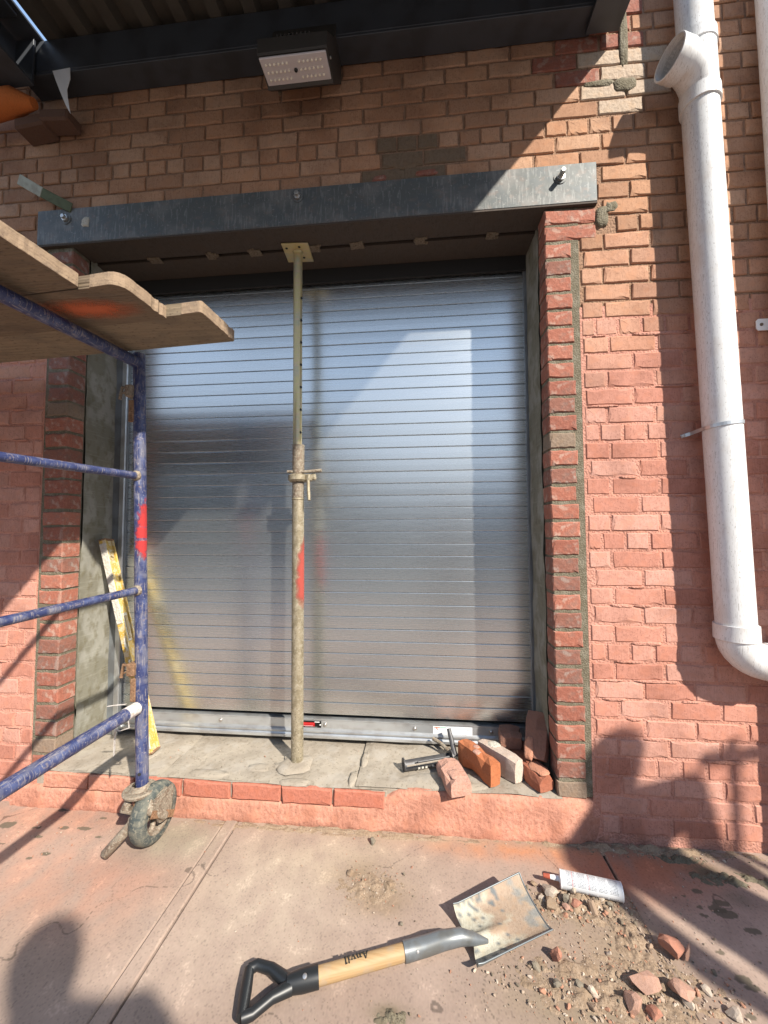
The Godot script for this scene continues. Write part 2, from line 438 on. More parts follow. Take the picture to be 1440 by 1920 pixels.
func ground_texture() -> ImageTexture:
	var w := 1440
	var h := 720
	var n1 := noise(31, 1.6, 5)
	var n2 := noise(32, 9.0, 5)
	var n3 := noise(33, 140.0, 3)
	var nr := noise(35, 1.1, 4)
	var nm := noise(36, 2.2, 2)
	var enc := PackedByteArray()
	for i in 1025:
		enc.append(srgb8(Color(i / 1024.0, 0, 0))[0])
	var out := PackedByteArray()
	out.resize(w * h * 3)
	var a := Color(0.325, 0.245, 0.20)
	var b := Color(0.268, 0.196, 0.158)
	for j in h:
		var z := -0.1 + 2.4 * j / h
		var near := []
		for s in STAINS:
			if absf(z - s[1]) < s[3] * 2.2: near.append(s)
		var dots := []
		for s in SPOTS:
			if absf(z - s[1]) < s[3] * 1.5: dots.append(s)
		for i in w:
			var x := -2.4 + 4.8 * i / w
			var p := n1.get_noise_2d(x, z)
			var q := n2.get_noise_2d(x, z * 0.8)
			var g := n3.get_noise_2d(x, z * 0.5)
			var c := a.lerp(b, clampf(0.5 + p * 1.3, 0, 1))
			var f := 1.0 + q * 0.13 + g * 0.16 - (0.35 if g > 0.42 else 0.0)
			var rd := nr.get_noise_2d(x, z)
			if absf(rd) < 0.0035 and nm.get_noise_2d(x, z) > 0.12: f *= 0.5
			if q > 0.40 and g > 0.05: f *= 1.18
			var cr := c.r * f
			var cg := c.g * f
			var cb := c.b * f
			for s in near:
				var dx: float = (x - s[0]) / s[2]
				if absf(dx) > 2.2: continue
				var dz: float = (z - s[1]) / s[3]
				var d := dx * dx + dz * dz
				var k: float = s[5] * clampf(exp(-d) * (1.0 + q * 0.9 + p * 0.6), 0, 1)
				cr += (s[4].r * f - cr) * k
				cg += (s[4].g * f - cg) * k
				cb += (s[4].b * f - cb) * k
			for s in dots:
				var dx: float = (x - s[0]) / s[2]
				if absf(dx) > 1.5: continue
				var dz: float = (z - s[1]) / s[3]
				if dx * dx + dz * dz + q * 2.2 + p * 0.8 < 0.75:
					cr = lerpf(cr, 0.085, 0.8); cg = lerpf(cg, 0.075, 0.8); cb = lerpf(cb, 0.05, 0.8)
			var o := (j * w + i) * 3
			out[o] = enc[int(clampf(cr, 0, 1) * 1024)]; out[o + 1] = enc[int(clampf(cg, 0, 1) * 1024)]; out[o + 2] = enc[int(clampf(cb, 0, 1) * 1024)]
	return ImageTexture.create_from_image(Image.create_from_data(w, h, false, Image.FORMAT_RGB8, out))

func materials() -> void:
	var bumpf := tx(T.grain)
	var bumps := tx(T.speck)
	var bumpb := tx(T.blotch2)
	var finef := tx(T.fine)
	var streakt := tx(T.streak)
	# brick tones: rows go from the painted pink at the bottom to bare tan at the top, columns are light to dark
	M.brick = []
	var pink := [Color(0.52, 0.265, 0.205), Color(0.50, 0.235, 0.175), Color(0.46, 0.205, 0.15), Color(0.53, 0.285, 0.225)]
	var tan := [Color(0.46, 0.262, 0.16), Color(0.43, 0.235, 0.14), Color(0.47, 0.285, 0.185), Color(0.37, 0.205, 0.125)]
	for row in 5:
		var r := []
		for k in 4:
			r.append(mat(pink[k].lerp(tan[k], row / 4.0), 0.9, 0.0, {"tex": T.brick, "s": 2.7, "bump": bumpf, "cm": 0.065, "over": T.mottle, "s2": 0.7}))
		M.brick.append(r)
	M.sooty = mat(Color(0.17, 0.12, 0.08), 0.95, 0.0, {"tex": T.brick, "s": 2.7, "bump": bumpf, "cm": 0.2})
	M.whitened = mat(Color(0.45, 0.36, 0.28), 0.95, 0.0, {"tex": T.brick, "s": 3.0, "bump": bumpf, "cm": 0.2})
	M.new = []
	for c in [Color(1, 1, 1), Color(0.78, 0.74, 0.74), Color(0.92, 0.88, 0.86), Color(0.66, 0.75, 0.80)]:
		M.new.append(mat(c, 0.88, 0.0, {"tex": T.newbrick, "s": 3.7, "bump": bumpf, "cm": 0.12}))
	M.new.append(mat(Color(0.23, 0.17, 0.125), 0.9, 0.0, {"tex": T.brick, "s": 4.0, "bump": bumpf, "cm": 0.12}))
	M.mortar_pink = mat(Color(0.51, 0.255, 0.195), 0.95, 0.0, {"tex": T.brick, "s": 2.0, "bump": bumps, "cm": 0.3, "over": T.mottle, "s2": 0.9})
	M.mortar_tan = mat(Color(0.28, 0.17, 0.11), 0.95, 0.0, {"tex": T.brick, "s": 2.0, "bump": bumps, "cm": 0.35})
	M.cement = mat(Color(0.68, 0.67, 0.66), 0.95, 0.0, {"tex": T.cement, "s": 3.0, "bump": bumps, "cm": 0.25})
	M.render = mat(Color(1, 1, 1), 0.9, 0.0, {"tex": T.render, "s": Vector3(1.3, 0.9, 1.3), "bump": bumpf, "cm": 0.2})
	M.sill = mat(Color(0.74, 0.72, 0.73), 0.92, 0.0, {"tex": T.sill, "s": 1.3, "bump": bumpf, "cm": 0.22})
	M.kerb = mat(Color(0.50, 0.24, 0.17), 0.93, 0.0, {"tex": T.brick, "s": 2.2, "bump": bumpf, "cm": 0.30, "over": T.mottle, "s2": 1.1})
	M.kerb_brick = mat(Color(0.42, 0.15, 0.10), 0.9, 0.0, {"tex": T.brick, "s": 3.0, "bump": bumpf, "cm": 0.12})
	M.ground = mat(Color(1, 1, 1), 0.93, 0.0, {"tex": T.ground, "s": Vector3(1 / 4.8, 1 / 2.4, 1 / 2.4), "off": Vector3(0.5, 0, 0.1 / 2.4)})
	M.far_ground = mat(Color(0.10, 0.105, 0.105), 0.95, 0.0, {"tex": T.mottle, "s": 0.3})
	M.dirt = mat(Color(0.29, 0.215, 0.15), 1.0, 0.0, {"tex": T.cementdust, "s": 4.0, "bump": bumpf, "cm": 0.22})
	M.darkdirt = mat(Color(0.15, 0.13, 0.09), 1.0, 0.0, {"tex": T.cementdust, "s": 4.0, "bump": bumpf, "cm": 0.22})
	M.galv = mat(Color(0.64, 0.675, 0.69), 0.29, 0.96, {"rtex": T.roughgalv, "s": Vector3(1.0, 3.0, 1.0)})
	M.galv_dull = mat(Color(0.60, 0.63, 0.65), 0.36, 0.75, {"tex": T.mottle, "s": 2.0})
	M.guide = mat(Color(0.20, 0.22, 0.235), 0.5, 0.4, {"tex": T.mottle, "s": 2.0})
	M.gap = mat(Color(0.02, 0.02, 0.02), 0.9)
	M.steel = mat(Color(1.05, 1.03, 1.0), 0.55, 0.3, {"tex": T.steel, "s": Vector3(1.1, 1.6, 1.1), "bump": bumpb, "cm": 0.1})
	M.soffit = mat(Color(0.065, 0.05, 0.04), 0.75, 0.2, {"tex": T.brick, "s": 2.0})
	M.weld = mat(Color(0.6, 0.56, 0.52), 0.7, 0.3, {"tex": T.dusty, "s": 8.0})
	M.bolt = mat(Color(0.55, 0.53, 0.5), 0.35, 0.9)
	M.darksteel = mat(Color(0.055, 0.062, 0.074), 0.5, 0.2, {"tex": T.mottle, "s": 1.3})
	M.deck = mat(Color(0.085, 0.075, 0.062), 0.6, 0.3, {"tex": T.mottle, "s": 1.0})
	M.lamp = mat(Color(0.045, 0.04, 0.035), 0.55, 0.1)
	M.lens = mat(Color(0.58, 0.54, 0.55), 0.3)
	M.led = mat(Color(0.85, 0.8, 0.68), 0.25)
	M.pvc = mat(Color(1, 1, 1), 0.38, 0.0, {"tex": T.pvc, "s": Vector3(3.0, 1.6, 3.0)})
	M.pvc_in = mat(Color(0.55, 0.56, 0.56), 0.6)
	M.blue = mat(Color(1, 1, 1), 0.5, 0.0, {"tex": T.bluepaint, "s": 2.6, "bump": bumps, "cm": 0.05})
	M.redspray = mat(Color(0.42, 0.03, 0.03), 0.6, 0.0, {"tex": T.brick, "s": 6.0})
	M.dusty = mat(Color(1, 1, 1), 0.75, 0.2, {"tex": T.dusty, "s": 5.0, "bump": bumps, "cm": 0.2})
	M.rusty = mat(Color(0.9, 0.62, 0.45), 0.8, 0.2, {"tex": T.dusty, "s": 6.0})
	M.tyre = mat(Color(0.8, 0.85, 0.85), 0.85, 0.0, {"tex": T.tyre, "s": 4.0})
	M.tape = mat(Color(0.6, 0.57, 0.54), 0.7, 0.0, {"tex": T.dustmul, "s": 9.0})
	M.board = mat(Color(0.72, 0.7, 0.7), 0.9, 0.0, {"tex": T.board, "s": Vector3(0.7, 2.2, 2.2), "bump": tx(T.wood), "cm": 0.25})
	M.board_pale = mat(Color(0.95, 0.97, 0.98), 0.9, 0.0, {"tex": T.board, "s": Vector3(0.9, 1.4, 1.4), "off": Vector3(0.3, 0.1, 0.4), "bump": tx(T.wood), "cm": 0.2})
	M.board_end = mat(Color(0.40, 0.34, 0.26), 0.92, 0.0, {"tex": T.board, "s": 3.0, "bump": bumpf, "cm": 0.15})
	M.board_end.albedo_color = Color(1.12, 1.1, 1.12)
	M.orangespray = mat(Color(0.60, 0.11, 0.03), 0.85, 0.0, {"tex": T.brick, "s": 4.0})
	M.yellow = mat(Color(1, 1, 1), 0.5, 0.1, {"tex": T.yellow, "s": 3.0})
	M.plaster = mat(Color(0.52, 0.5, 0.44), 0.9, 0.0, {"tex": T.brick, "s": 5.0, "bump": bumpf, "cm": 0.3})
	M.vial = mat(Color(0.30, 0.22, 0.11), 0.3)
	M.zinc = mat(Color(1.05, 1.05, 1), 0.32, 0.4, {"tex": T.zinc, "s": Vector3(2, 1, 2)})
	M.oldzinc = mat(Color(1, 1, 1), 0.6, 0.35, {"tex": T.oldzinc, "s": 3.0})
	M.redpaint = mat(Color(0.36, 0.065, 0.05), 0.65, 0.0, {"tex": T.brick, "s": 7.0})
	M.blade = mat(Color(1, 1, 1), 0.7, 0.1, {"tex": T.brick, "s": 5.0, "bump": bumpf, "cm": 0.05})
	M.blade.vertex_color_use_as_albedo = true
	M.bladeedge = mat(Color(0.16, 0.18, 0.19), 0.45, 0.5)
	M.socket = mat(Color(0.15, 0.165, 0.175), 0.4, 0.3, {"tex": T.tyre2, "s": 3.0})
	M.ash = mat(Color(0.72, 0.70, 0.72), 0.6, 0.0, {"tex": T.ash, "s": Vector3(3, 3, 3)})
	M.black = mat(Color(0.012, 0.014, 0.016), 0.42)
	M.ink = mat(Color(0.02, 0.018, 0.015), 0.8)
	M.gunmetal = mat(Color(0.085, 0.085, 0.09), 0.5, 0.3, {"tex": T.mottle, "s": 6.0})
	M.white = mat(Color(0.75, 0.76, 0.78), 0.45)
	M.cloth = mat(Color(0.5, 0.14, 0.03), 0.9, 0.0, {"tex": T.brick, "s": 6.0})
	M.greenwhite = mat(Color(0.42, 0.45, 0.40), 0.6, 0.0, {"tex": T.mottle, "s": 6.0})
	M.stones = []
	for c in [Color(0.40, 0.34, 0.28), Color(0.34, 0.16, 0.11), Color(0.37, 0.225, 0.17), Color(0.26, 0.19, 0.13), Color(0.36, 0.085, 0.05), Color(0.20, 0.175, 0.135), Color(0.44, 0.37, 0.30)]:
		M.stones.append(mat(c, 0.95, 0.0, {"tex": T.brick, "s": 9.0, "bump": finef, "cm": 0.08}))
	M.loose = {
		"pale": mat(Color(0.46, 0.26, 0.20), 0.92, 0.0, {"tex": T.brick, "s": 4.0, "bump": bumpf, "cm": 0.2}),
		"orange": mat(Color(0.40, 0.135, 0.055), 0.88, 0.0, {"tex": T.brick, "s": 4.0, "bump": bumpf, "cm": 0.12}),
		"white": mat(Color(0.58, 0.47, 0.40), 0.95, 0.0, {"tex": T.brick, "s": 6.0, "bump": bumps, "cm": 0.3}),
		"dark": mat(Color(0.30, 0.105, 0.06), 0.9, 0.0, {"tex": T.brick, "s": 4.0, "bump": bumpf, "cm": 0.12}),
		"brown": mat(Color(0.24, 0.12, 0.085), 0.9, 0.0, {"tex": T.brick, "s": 4.0, "bump": bumpf, "cm": 0.15}),
		"broken": mat(Color(0.48, 0.23, 0.15), 0.95, 0.0, {"tex": T.brick, "s": 6.0, "bump": bumps, "cm": 0.25})}

# ---------------------------------------------------------------- everything in order
func _ready() -> void:
	rng.seed = 7
	camera_and_light()
	textures()
	T.ground = ground_texture()
	materials()
	ground()
	wall()
	jambs()
	sill()
	shutter()
	lintel()
	canopy()
	street()
	wall_light()
	drain_pipes()
	scaffold()
	boards()
	prop()
	spirit_level()
	loose_bricks()
	caulking_gun()
	shovel()
	caulk_tube()
	rubble()
	oddments()
	bystanders()

func camera_and_light() -> void:
	var cam := Camera3D.new()
	cam.name = "camera"
	add_child(cam)
	cam.fov = 104.74
	cam.near = 0.03
	cam.far = 400.0
	cam.position = Vector3(0, 1.122, 1.543)
	cam.basis = Basis(Vector3.UP, 0.0966) * Basis(Vector3.RIGHT, 0.0484) * Basis(Vector3.BACK, -0.0033)
	cam.current = true
	var env := Environment.new()
	env.background_mode = Environment.BG_SKY
	var sm := ProceduralSkyMaterial.new()
	sm.sky_top_color = Color(0.50, 0.64, 0.82)
	sm.sky_horizon_color = Color(0.90, 0.92, 0.94)
	sm.sky_curve = 0.3
	sm.ground_horizon_color = Color(0.55, 0.52, 0.48)
	sm.ground_bottom_color = Color(0.3, 0.27, 0.24)
	sm.sky_energy_multiplier = 0.9
	var sky := Sky.new()
	sky.sky_material = sm
	env.sky = sky
	env.tonemap_mode = Environment.TONE_MAPPER_LINEAR
	env.tonemap_exposure = 1.9
	env.sdfgi_enabled = true
	env.ssao_enabled = true
	env.ssil_enabled = true
	var we := WorldEnvironment.new()
	we.name = "environment"
	we.environment = env
	add_child(we)
	var sun := DirectionalLight3D.new()
	sun.name = "sun"
	sun.light_color = Color(1.0, 0.965, 0.91)
	sun.light_energy = 1.5
	sun.light_angular_distance = 1.0
	sun.shadow_enabled = true
	add_child(sun)
	sun.look_at_from_position(Vector3(0.9, 1.08, 1.0) * 10.0, Vector3.ZERO)
	sun.position = Vector3(9, 10.8, 10)

# ---------------------------------------------------------------- the pavement
func ground() -> void:
	var far_st := mb()
	far_st.set_smooth_group(FLAT)
	quad(far_st, Vector3(-120, -0.03, -4), Vector3(-120, -0.03, 160), Vector3(120, -0.03, 160), Vector3(120, -0.03, -4))
	var g := obj("ground", far_st, M.far_ground)
	g.set_meta("kind", "structure")
	var p := Node3D.new()
	p.name = "pavement"
	add_child(p)
	p.set_meta("kind", "structure")
	# slabs that run out from the wall, a raised trowelled band at the joint on the left
	for s in [[-4.5, -0.772], [-0.768, -0.722], [-0.718, 0.612], [0.62, 1.95], [1.958, 4.5]]:
		var st := mb()
		var thin: bool = s[1] - s[0] < 0.1
		var top := 0.004 if thin else 0.0
		box(st, Vector3((s[0] + s[1]) / 2, top - 0.03, 1.45), Vector3(s[1] - s[0], 0.06, 3.1), 0.004)
		obj("slab", st, M.ground, p)

# ---------------------------------------------------------------- the wall
const COURSE := 0.0678

func wall() -> void:
	var w := thing("brick_wall", "old brick wall, painted pink below and bare tan above, round the shutter opening", "wall")
	# the body: mortar faces behind the bricks
	for seg in [[-3.4, -1.632, -0.06, 2.43, 0], [0.608, 2.7, -0.06, 2.43, 0], [-3.4, 2.7, 2.43, 3.36, 1]]:
		# painted mortar up to 1.95, raked bare mortar above
		if seg[4] == 0:
			var st := mb()
			boxmm(st, Vector3(seg[0], seg[2], -0.33), Vector3(seg[1], 1.98, -0.0032), 0.001)
			obj("painted_mortar", st, M.mortar_pink, w)
			var s2 := mb()
			boxmm(s2, Vector3(seg[0], 1.98, -0.33), Vector3(seg[1], seg[3], -0.0062), 0.001)
			obj("raked_mortar", s2, M.mortar_tan, w)
		else:
			var st := mb()
			boxmm(st, Vector3(seg[0], seg[2], -0.25), Vector3(seg[1], seg[3], -0.0062), 0.001)
			obj("raked_mortar", st, M.mortar_tan, w)
	var long := []
	var short := []
	for k in 6:
		long.append(brick_mesh(0.164, 0.0590, 0.03, 100 + k, 0.0014, 0.0035))
		short.append(brick_mesh(0.075, 0.0590, 0.03, 200 + k, 0.0012, 0.0035))
	var eye := Vector3(0, 1.122, 1.543)
	var list := []
	for k in range(-3, 46):
		var y := 0.269 + COURSE * k - 0.0
		var gaps := []
		if y > 0.11 and y < 2.39 - 0.03:
			gaps = [[-1.638, 0.618 if y < 2.24 else 0.735]]
		elif y >= 2.35 and y < 2.56:
			gaps = [[-1.695, 0.69]]
		elif y <= 0.11:
			gaps = [[-1.60, 0.64]]
		var header := posmod(k, 6) == 0
		var pitch := 0.0838 if header else 0.1725
		var x := 0.0
		if header: x = 0.674 - 0.0838 * 49
		elif posmod(k, 2) == 0: x = 0.460 - 0.1725 * 23
		else: x = 0.363 - 0.1725 * 22
		x += rng.randf_range(-0.008, 0.008)
		while x < 2.7:
			var bw := pitch - 0.0088 + rng.randf_range(-0.002, 0.002)
			var pieces := [[x, x + bw]]
			for gp in gaps:
				var nxt := []
				for pc in pieces:
					if pc[1] <= gp[0] or pc[0] >= gp[1]:
						nxt.append(pc)
					else:
						if pc[0] < gp[0] - 0.02: nxt.append([pc[0], gp[0]])
						if pc[1] > gp[1] + 0.02: nxt.append([gp[1], pc[1]])
				pieces = nxt
			for pc in pieces:
				list.append([(pc[0] + pc[1]) / 2.0, y + rng.randf_range(-0.0012, 0.0012), pc[1] - pc[0]])
			x += pitch
	var rows := []
	for b in list:
		var c := Vector3(b[0], b[1], 0)
		var d := c - eye
		# how large it shows: facing area over distance squared, nothing outside the frame
		var fwd := Vector3(-0.0964, 0.0484, -0.994)
		var depth := d.dot(fwd)
		var u := (d.x * 0.9953 - d.z * -0.0964 * -1.0) / depth
		var v := (d.y - 0.0484 * depth) / depth
		var seen := absf(u) < 1.06 and absf(v) < 1.36
		rows.append([(1.543 / pow(d.length(), 3) * b[2]) if seen else -1.0, b])
	rows.sort_custom(func(p, q): return p[0] > q[0])
	var rest := {}
	var left := 300
	for row in rows:
		var b: Array = row[1]
		var t := clampf((b[1] - 1.55) / 0.75 + rng.randf_range(-0.16, 0.16), 0.0, 1.0)
		var m: Material = M.brick[int(round(t * 4.0))][rng.randi() % 4]
		if b[1] > 2.5 and b[1] < 2.75 and absf(b[0] + 0.03) < 0.15 + 0.3 * (2.62 - b[1]) and b[1] < 2.72:
			m = M.sooty
		elif b[1] > 2.72 and b[1] < 3.02 and absf(b[0] - 0.78) < 0.11:
			m = M.whitened
		elif b[1] > 2.86 and absf(b[0] - 0.68) < 0.16:
			m = M.new[rng.randi() % 3]
		var mesh: ArrayMesh = (long if b[2] > 0.11 else short)[rng.randi() % 6]
		var base := 0.164 if b[2] > 0.11 else 0.075
		var proud := rng.randf_range(-0.0012, 0.0012) + (0.0 if b[1] < 1.9 else 0.0)
		var xf := Transform3D(Basis.from_euler(Vector3(rng.randf_range(-0.012, 0.012), rng.randf_range(-0.006, 0.006), rng.randf_range(-0.006, 0.006))) * Basis.from_scale(Vector3(b[2] / base, 1, 1)), Vector3(b[0], b[1], proud))
		if left > 0 and row[0] > 0.0:
			left -= 1
			place("brick", mesh, m, w, xf)
		else:
			if not rest.has(m):
				rest[m] = mb()
			rest[m].append_from(mesh, 0, xf)
	var am := ArrayMesh.new()
	for m in rest:
		rest[m].commit(am)
		am.surface_set_material(am.get_surface_count() - 1, m)
	var o := MeshInstance3D.new()
	o.name = "bricks"
	o.mesh = am
	o.set_meta("kind", "stuff")
	w.add_child(o, true)
	# cement patches: beside the lintel end, a vertical seam above, dabs on the joints
	var st := mb()
	lump(st, Vector3(0.70, 2.335, -0.004), Vector3(0.05, 0.085, 0.008), 5)
	lump(st, Vector3(0.735, 2.37, -0.004), Vector3(0.05, 0.05, 0.008), 6)
	lump(st, Vector3(0.80, 3.1, -0.002), Vector3(0.035, 0.36, 0.009), 7)
	lump(st, Vector3(0.80, 2.86, -0.002), Vector3(0.10, 0.06, 0.008), 8)
	lump(st, Vector3(0.70, 2.875, -0.003), Vector3(0.13, 0.03, 0.007), 9)
	obj("cement_patch", st, M.cement, w)
	var st2 := mb()
	lump(st2, Vector3(-0.10, 2.575, -0.006), Vector3(0.17, 0.06, 0.006), 12)
	lump(st2, Vector3(-0.06, 2.62, -0.006), Vector3(0.12, 0.05, 0.006), 13)
	obj("sooty_patch", st2, M.sooty, w)
	var st4 := mb()
	lump(st4, Vector3(-0.165, 2.562, -0.004), Vector3(0.07, 0.035, 0.010), 15)
	lump(st4, Vector3(0.03, 2.572, -0.004), Vector3(0.10, 0.03, 0.010), 16)
	obj("broken_brick_face", st4, M.new[1], w)
	# smears of painted mortar that close some of the joints on the lower wall
	var st3 := mb()
	for k in 46:
		var sx := rng.randf_range(0.64, 1.35) if k < 34 else rng.randf_range(-2.1, -1.68)
		var sy := 0.269 + COURSE * (rng.randi_range(-2, 24) + 0.5)
		lump(st3, Vector3(sx, sy, -0.002), Vector3(rng.randf_range(0.04, 0.16), rng.randf_range(0.008, 0.016), 0.0045), 300 + k)
	obj("mortar_smears", st3, M.mortar_pink, w).set_meta("kind", "stuff")

# a flat irregular dab on the wall face (size.z is how far it stands out)
func lump(st: SurfaceTool, at: Vector3, size: Vector3, s: int, basis := Basis()) -> void:
	var r := RandomNumberGenerator.new()
	r.seed = s
	var rings := [[], [], []]
	var n := 14
	for k in n:
		var a := TAU * k / n
		var sq := 1.0 / maxf(absf(cos(a)), absf(sin(a)))
		var e := lerpf(1.0, sq, 0.55) * r.randf_range(0.82, 1.12)
		for q in 3:
			var f: float = [0.55, 0.88, 1.0][q]
			rings[q].append(at + basis * Vector3(cos(a) * size.x / 2 * e * f, sin(a) * size.y / 2 * e * f, [size.z, size.z * r.randf_range(0.5, 0.9), -size.z][q] * (1.0 + r.randf_range(-0.25, 0.25))))
	st.set_smooth_group(3)
	var inside := at - basis.z * 0.2
	var top := at + basis * Vector3(0, 0, size.z)
	for k in n:
		var m := (k + 1) % n
		otri(st, top, rings[0][k], rings[0][m], inside)
		for q in 2:
			oquad(st, rings[q][k], rings[q][m], rings[q + 1][m], rings[q + 1][k], inside)

func jambs() -> void:
	# courses of new red brick toothed in on both sides, cement rendered reveals behind them
	var face := []
	var ret := []
	for k in 5:
		face.append(brick_mesh(0.094, 0.056, 0.085, 400 + k, 0.0018, 0.004))
		ret.append(brick_mesh(0.19, 0.056, 0.085, 450 + k, 0.0018, 0.004))
	for side in [-1, 1]:
		var left: bool = side < 0
		var j := thing("brick_jamb", "red brick jamb left of the shutter, behind the blue scaffold" if left else "red brick jamb right of the shutter, sunlit, with loose bricks at its foot", "brick jamb", Vector3(-1.525 if left else 0.487, 0.0, 0.0), "jambs of new red brick beside the shutter")
		var st := mb()
		box(st, Vector3(side * 0.0635, 1.27, -0.0485), Vector3(0.124, 2.233, 0.09), 0.002)
		if not left:
			box(st, Vector3(0.145, 2.33, -0.03), Vector3(0.11, 0.11, 0.045), 0.002)
		obj("mortar", st, M.cement, j)
		for k in 33:
			var y := 2.387 - 0.022 - 0.0677 * (k + 0.30) if not left else 2.387 - 0.035 - 0.0677 * (k + 0.28)
			if y < 0.155 or y > 2.36: continue
			var wide := 0.098 + rng.randf_range(-0.004, 0.006)
			var m: Material = M.new[4 if rng.randf() < 0.05 else rng.randi() % 4]
			var turn := Basis.from_euler(Vector3(rng.randf_range(-0.02, 0.02), rng.randf_range(-0.02, 0.02), rng.randf_range(-0.012, 0.012)))
			if not left and k < 2:
				place("brick", ret[rng.randi() % 5], m, j, Transform3D(turn, Vector3(0.094, y, 0.001)))
				continue
			var s := wide / 0.094
			# the front face, with the end of the brick showing in the reveal
			place("brick", face[rng.randi() % 5], m, j, Transform3D(turn * Basis.from_scale(Vector3(s, 1, 1)), Vector3(side * wide / 2 - side * 0.002, y + rng.randf_range(-0.0015, 0.0015), rng.randf_range(-0.001, 0.003))))
		# the rendered reveal from the back of the bricks to the guide rail
		var rv := mb()
		uneven_plate(rv, Vector3(side * -0.004, 0.13, -0.268), Vector3(0, 0, 0.176), Vector3(0, 2.26, 0), Vector3(-side, 0, 0), 8, 40, 0.004, 60 + side)
		box(rv, Vector3(side * 0.05, 1.26, -0.19), Vector3(0.096, 2.25, 0.14), 0.002)
		obj("rendered_reveal", rv, M.render, j)

# a sheet with small unevenness: origin o, edges a and b, normal n
func uneven_plate(st: SurfaceTool, o: Vector3, a: Vector3, b: Vector3, n: Vector3, na: int, nb: int, amp: float, s: int, edge := 0.0) -> void:
	var nz := noise(s, 5.0, 3)
	var p := []
	for i in na + 1:
		var row := []
		for k in nb + 1:
			var q := o + a * (float(i) / na) + b * (float(k) / nb)
			q += n * nz.get_noise_3d(q.x, q.y, q.z) * amp * 2.0
			if edge > 0.0 and (i == 0 or i == na or k == 0 or k == nb):
				q -= n * edge
			row.append(q)
		p.append(row)
	st.set_smooth_group(4)
	for i in na:
		for k in nb:
			oquad(st, p[i][k], p[i + 1][k], p[i + 1][k + 1], p[i][k + 1], (p[i][k] + p[i + 1][k + 1]) / 2.0 - n)

func sill() -> void:
	var s := thing("door_sill", "raised concrete sill under the shutter with a pink painted brick front", "sill", Vector3(-0.5, 0, 0))
	# concrete top in three pours, the right one a little higher
	for q in [[-1.60, -1.05, 0.150, 21], [-1.05, -0.265, 0.148, 22], [-0.262, 0.50, 0.156, 23]]:
		var st := mb()
		uneven_plate(st, Vector3(q[0] + 0.5, q[2], -0.33), Vector3(q[1] - q[0], 0, 0), Vector3(0, 0, 0.338), Vector3.UP, 24, 14, 0.004, q[3], 0.004)
		boxmm(st, Vector3(q[0] + 0.5, 0.02, -0.34), Vector3(q[1] + 0.5, q[2] - 0.007, 0.004), 0.004)
		obj("concrete_top", st, M.sill, s)
	# brick edge along the front: five clean stretchers, smeared ones left of them
	var bm := []
	for k in 4: bm.append(brick_mesh(0.193, 0.058, 0.09, 500 + k, 0.0022, 0.004))
	for k in 7:
		var x := -1.455 + 0.2015 * k
		var clean := k >= 2
		place("brick", bm[k % 4], M.kerb_brick if clean else M.kerb, s, Transform3D(Basis.from_euler(Vector3(rng.randf_range(-0.03, 0.03), 0, rng.randf_range(-0.01, 0.01))), Vector3(x + 0.5, 0.1125 + rng.randf_range(-0.0015, 0.001), 0.0235 + rng.randf_range(-0.002, 0.003))))
	var mt := mb()
	boxmm(mt, Vector3(-1.05, 0.082, -0.02), Vector3(0.36, 0.141, 0.011), 0.003)
	uneven_plate(mt, Vector3(-1.06, 0.1475, -0.08), Vector3(1.41, 0, 0), Vector3(0, 0, 0.094), Vector3.UP, 40, 4, 0.003, 27, 0.003)
	obj("mortar", mt, M.sill, s)
	# the rendered lower face, and the fully rendered right half with its worn round edge
	var rf := mb()
	kerb_face(rf, -1.70 + 0.5, 0.66 + 0.5, 0.0195, 71)
	obj("rendered_face", rf, M.kerb, s)
	# weathered cement left on top
	var lm := mb()
	for q in [[-0.68, 0.148, -0.075, 0.10, 0.06], [-0.55, 0.149, -0.10, 0.16, 0.05], [-0.86, 0.149, -0.02, 0.2, 0.05], [-0.5, 0.148, 0.0, 0.12, 0.04], [-1.25, 0.149, -0.12, 0.22, 0.12], [0.1, 0.156, -0.05, 0.4, 0.1], [-0.25, 0.152, -0.17, 0.03, 0.12], [-0.28, 0.15, -0.04, 0.035, 0.1]]:
		lump(lm, Vector3(q[0] + 0.5, q[1], q[2]), Vector3(q[3], q[4], 0.005), int(q[0] * 100) + 900, Basis(Vector3.RIGHT, Vector3.FORWARD, Vector3.UP))
	obj("cement_dabs", lm, M.sill, s).set_meta("kind", "stuff")

func kerb_face(st: SurfaceTool, x0: float, x1: float, z: float, s: int) -> void:
	var n := noise(s, 9.0, 4)
	var n2 := noise(s + 50, 40.0, 2)
	var nx := int((x1 - x0) / 0.02)
	var p := []
	for i in nx + 1:
		var x := x0 + (x1 - x0) * i / nx
		var top := 0.085 + 0.066 * smoothstep(0.27, 0.42, x + n.get_noise_2d(x * 2.0, 5.0) * 0.03)
		var prof := [[0.0, 0.0], [0.012, 0.004], [0.03, 0.0], [top * 0.45, 0.0], [top * 0.7, 0.0], [top - 0.014, 0.0], [top - 0.004, -0.006], [top, -0.018], [top, -0.05]]
		var row := []
		for k in prof.size():
			var y: float = prof[k][0]
			var wob := n.get_noise_2d(x, y) * 0.0042 + n2.get_noise_2d(x, y) * 0.0026
			row.append(Vector3(x, y + (wob * 0.6 if k >= 5 and k < 8 else 0.0), z - 0.024 * smoothstep(1.0, 1.12, x) + prof[k][1] + wob * (1.6 if k < 3 else 1.0)))
		p.append(row)
	st.set_smooth_group(5)
	for i in nx:
		for k in p[0].size() - 1:
			oquad(st, p[i][k], p[i + 1][k], p[i + 1][k + 1], p[i][k + 1], Vector3(p[i][k].x, 0.04, -0.3))

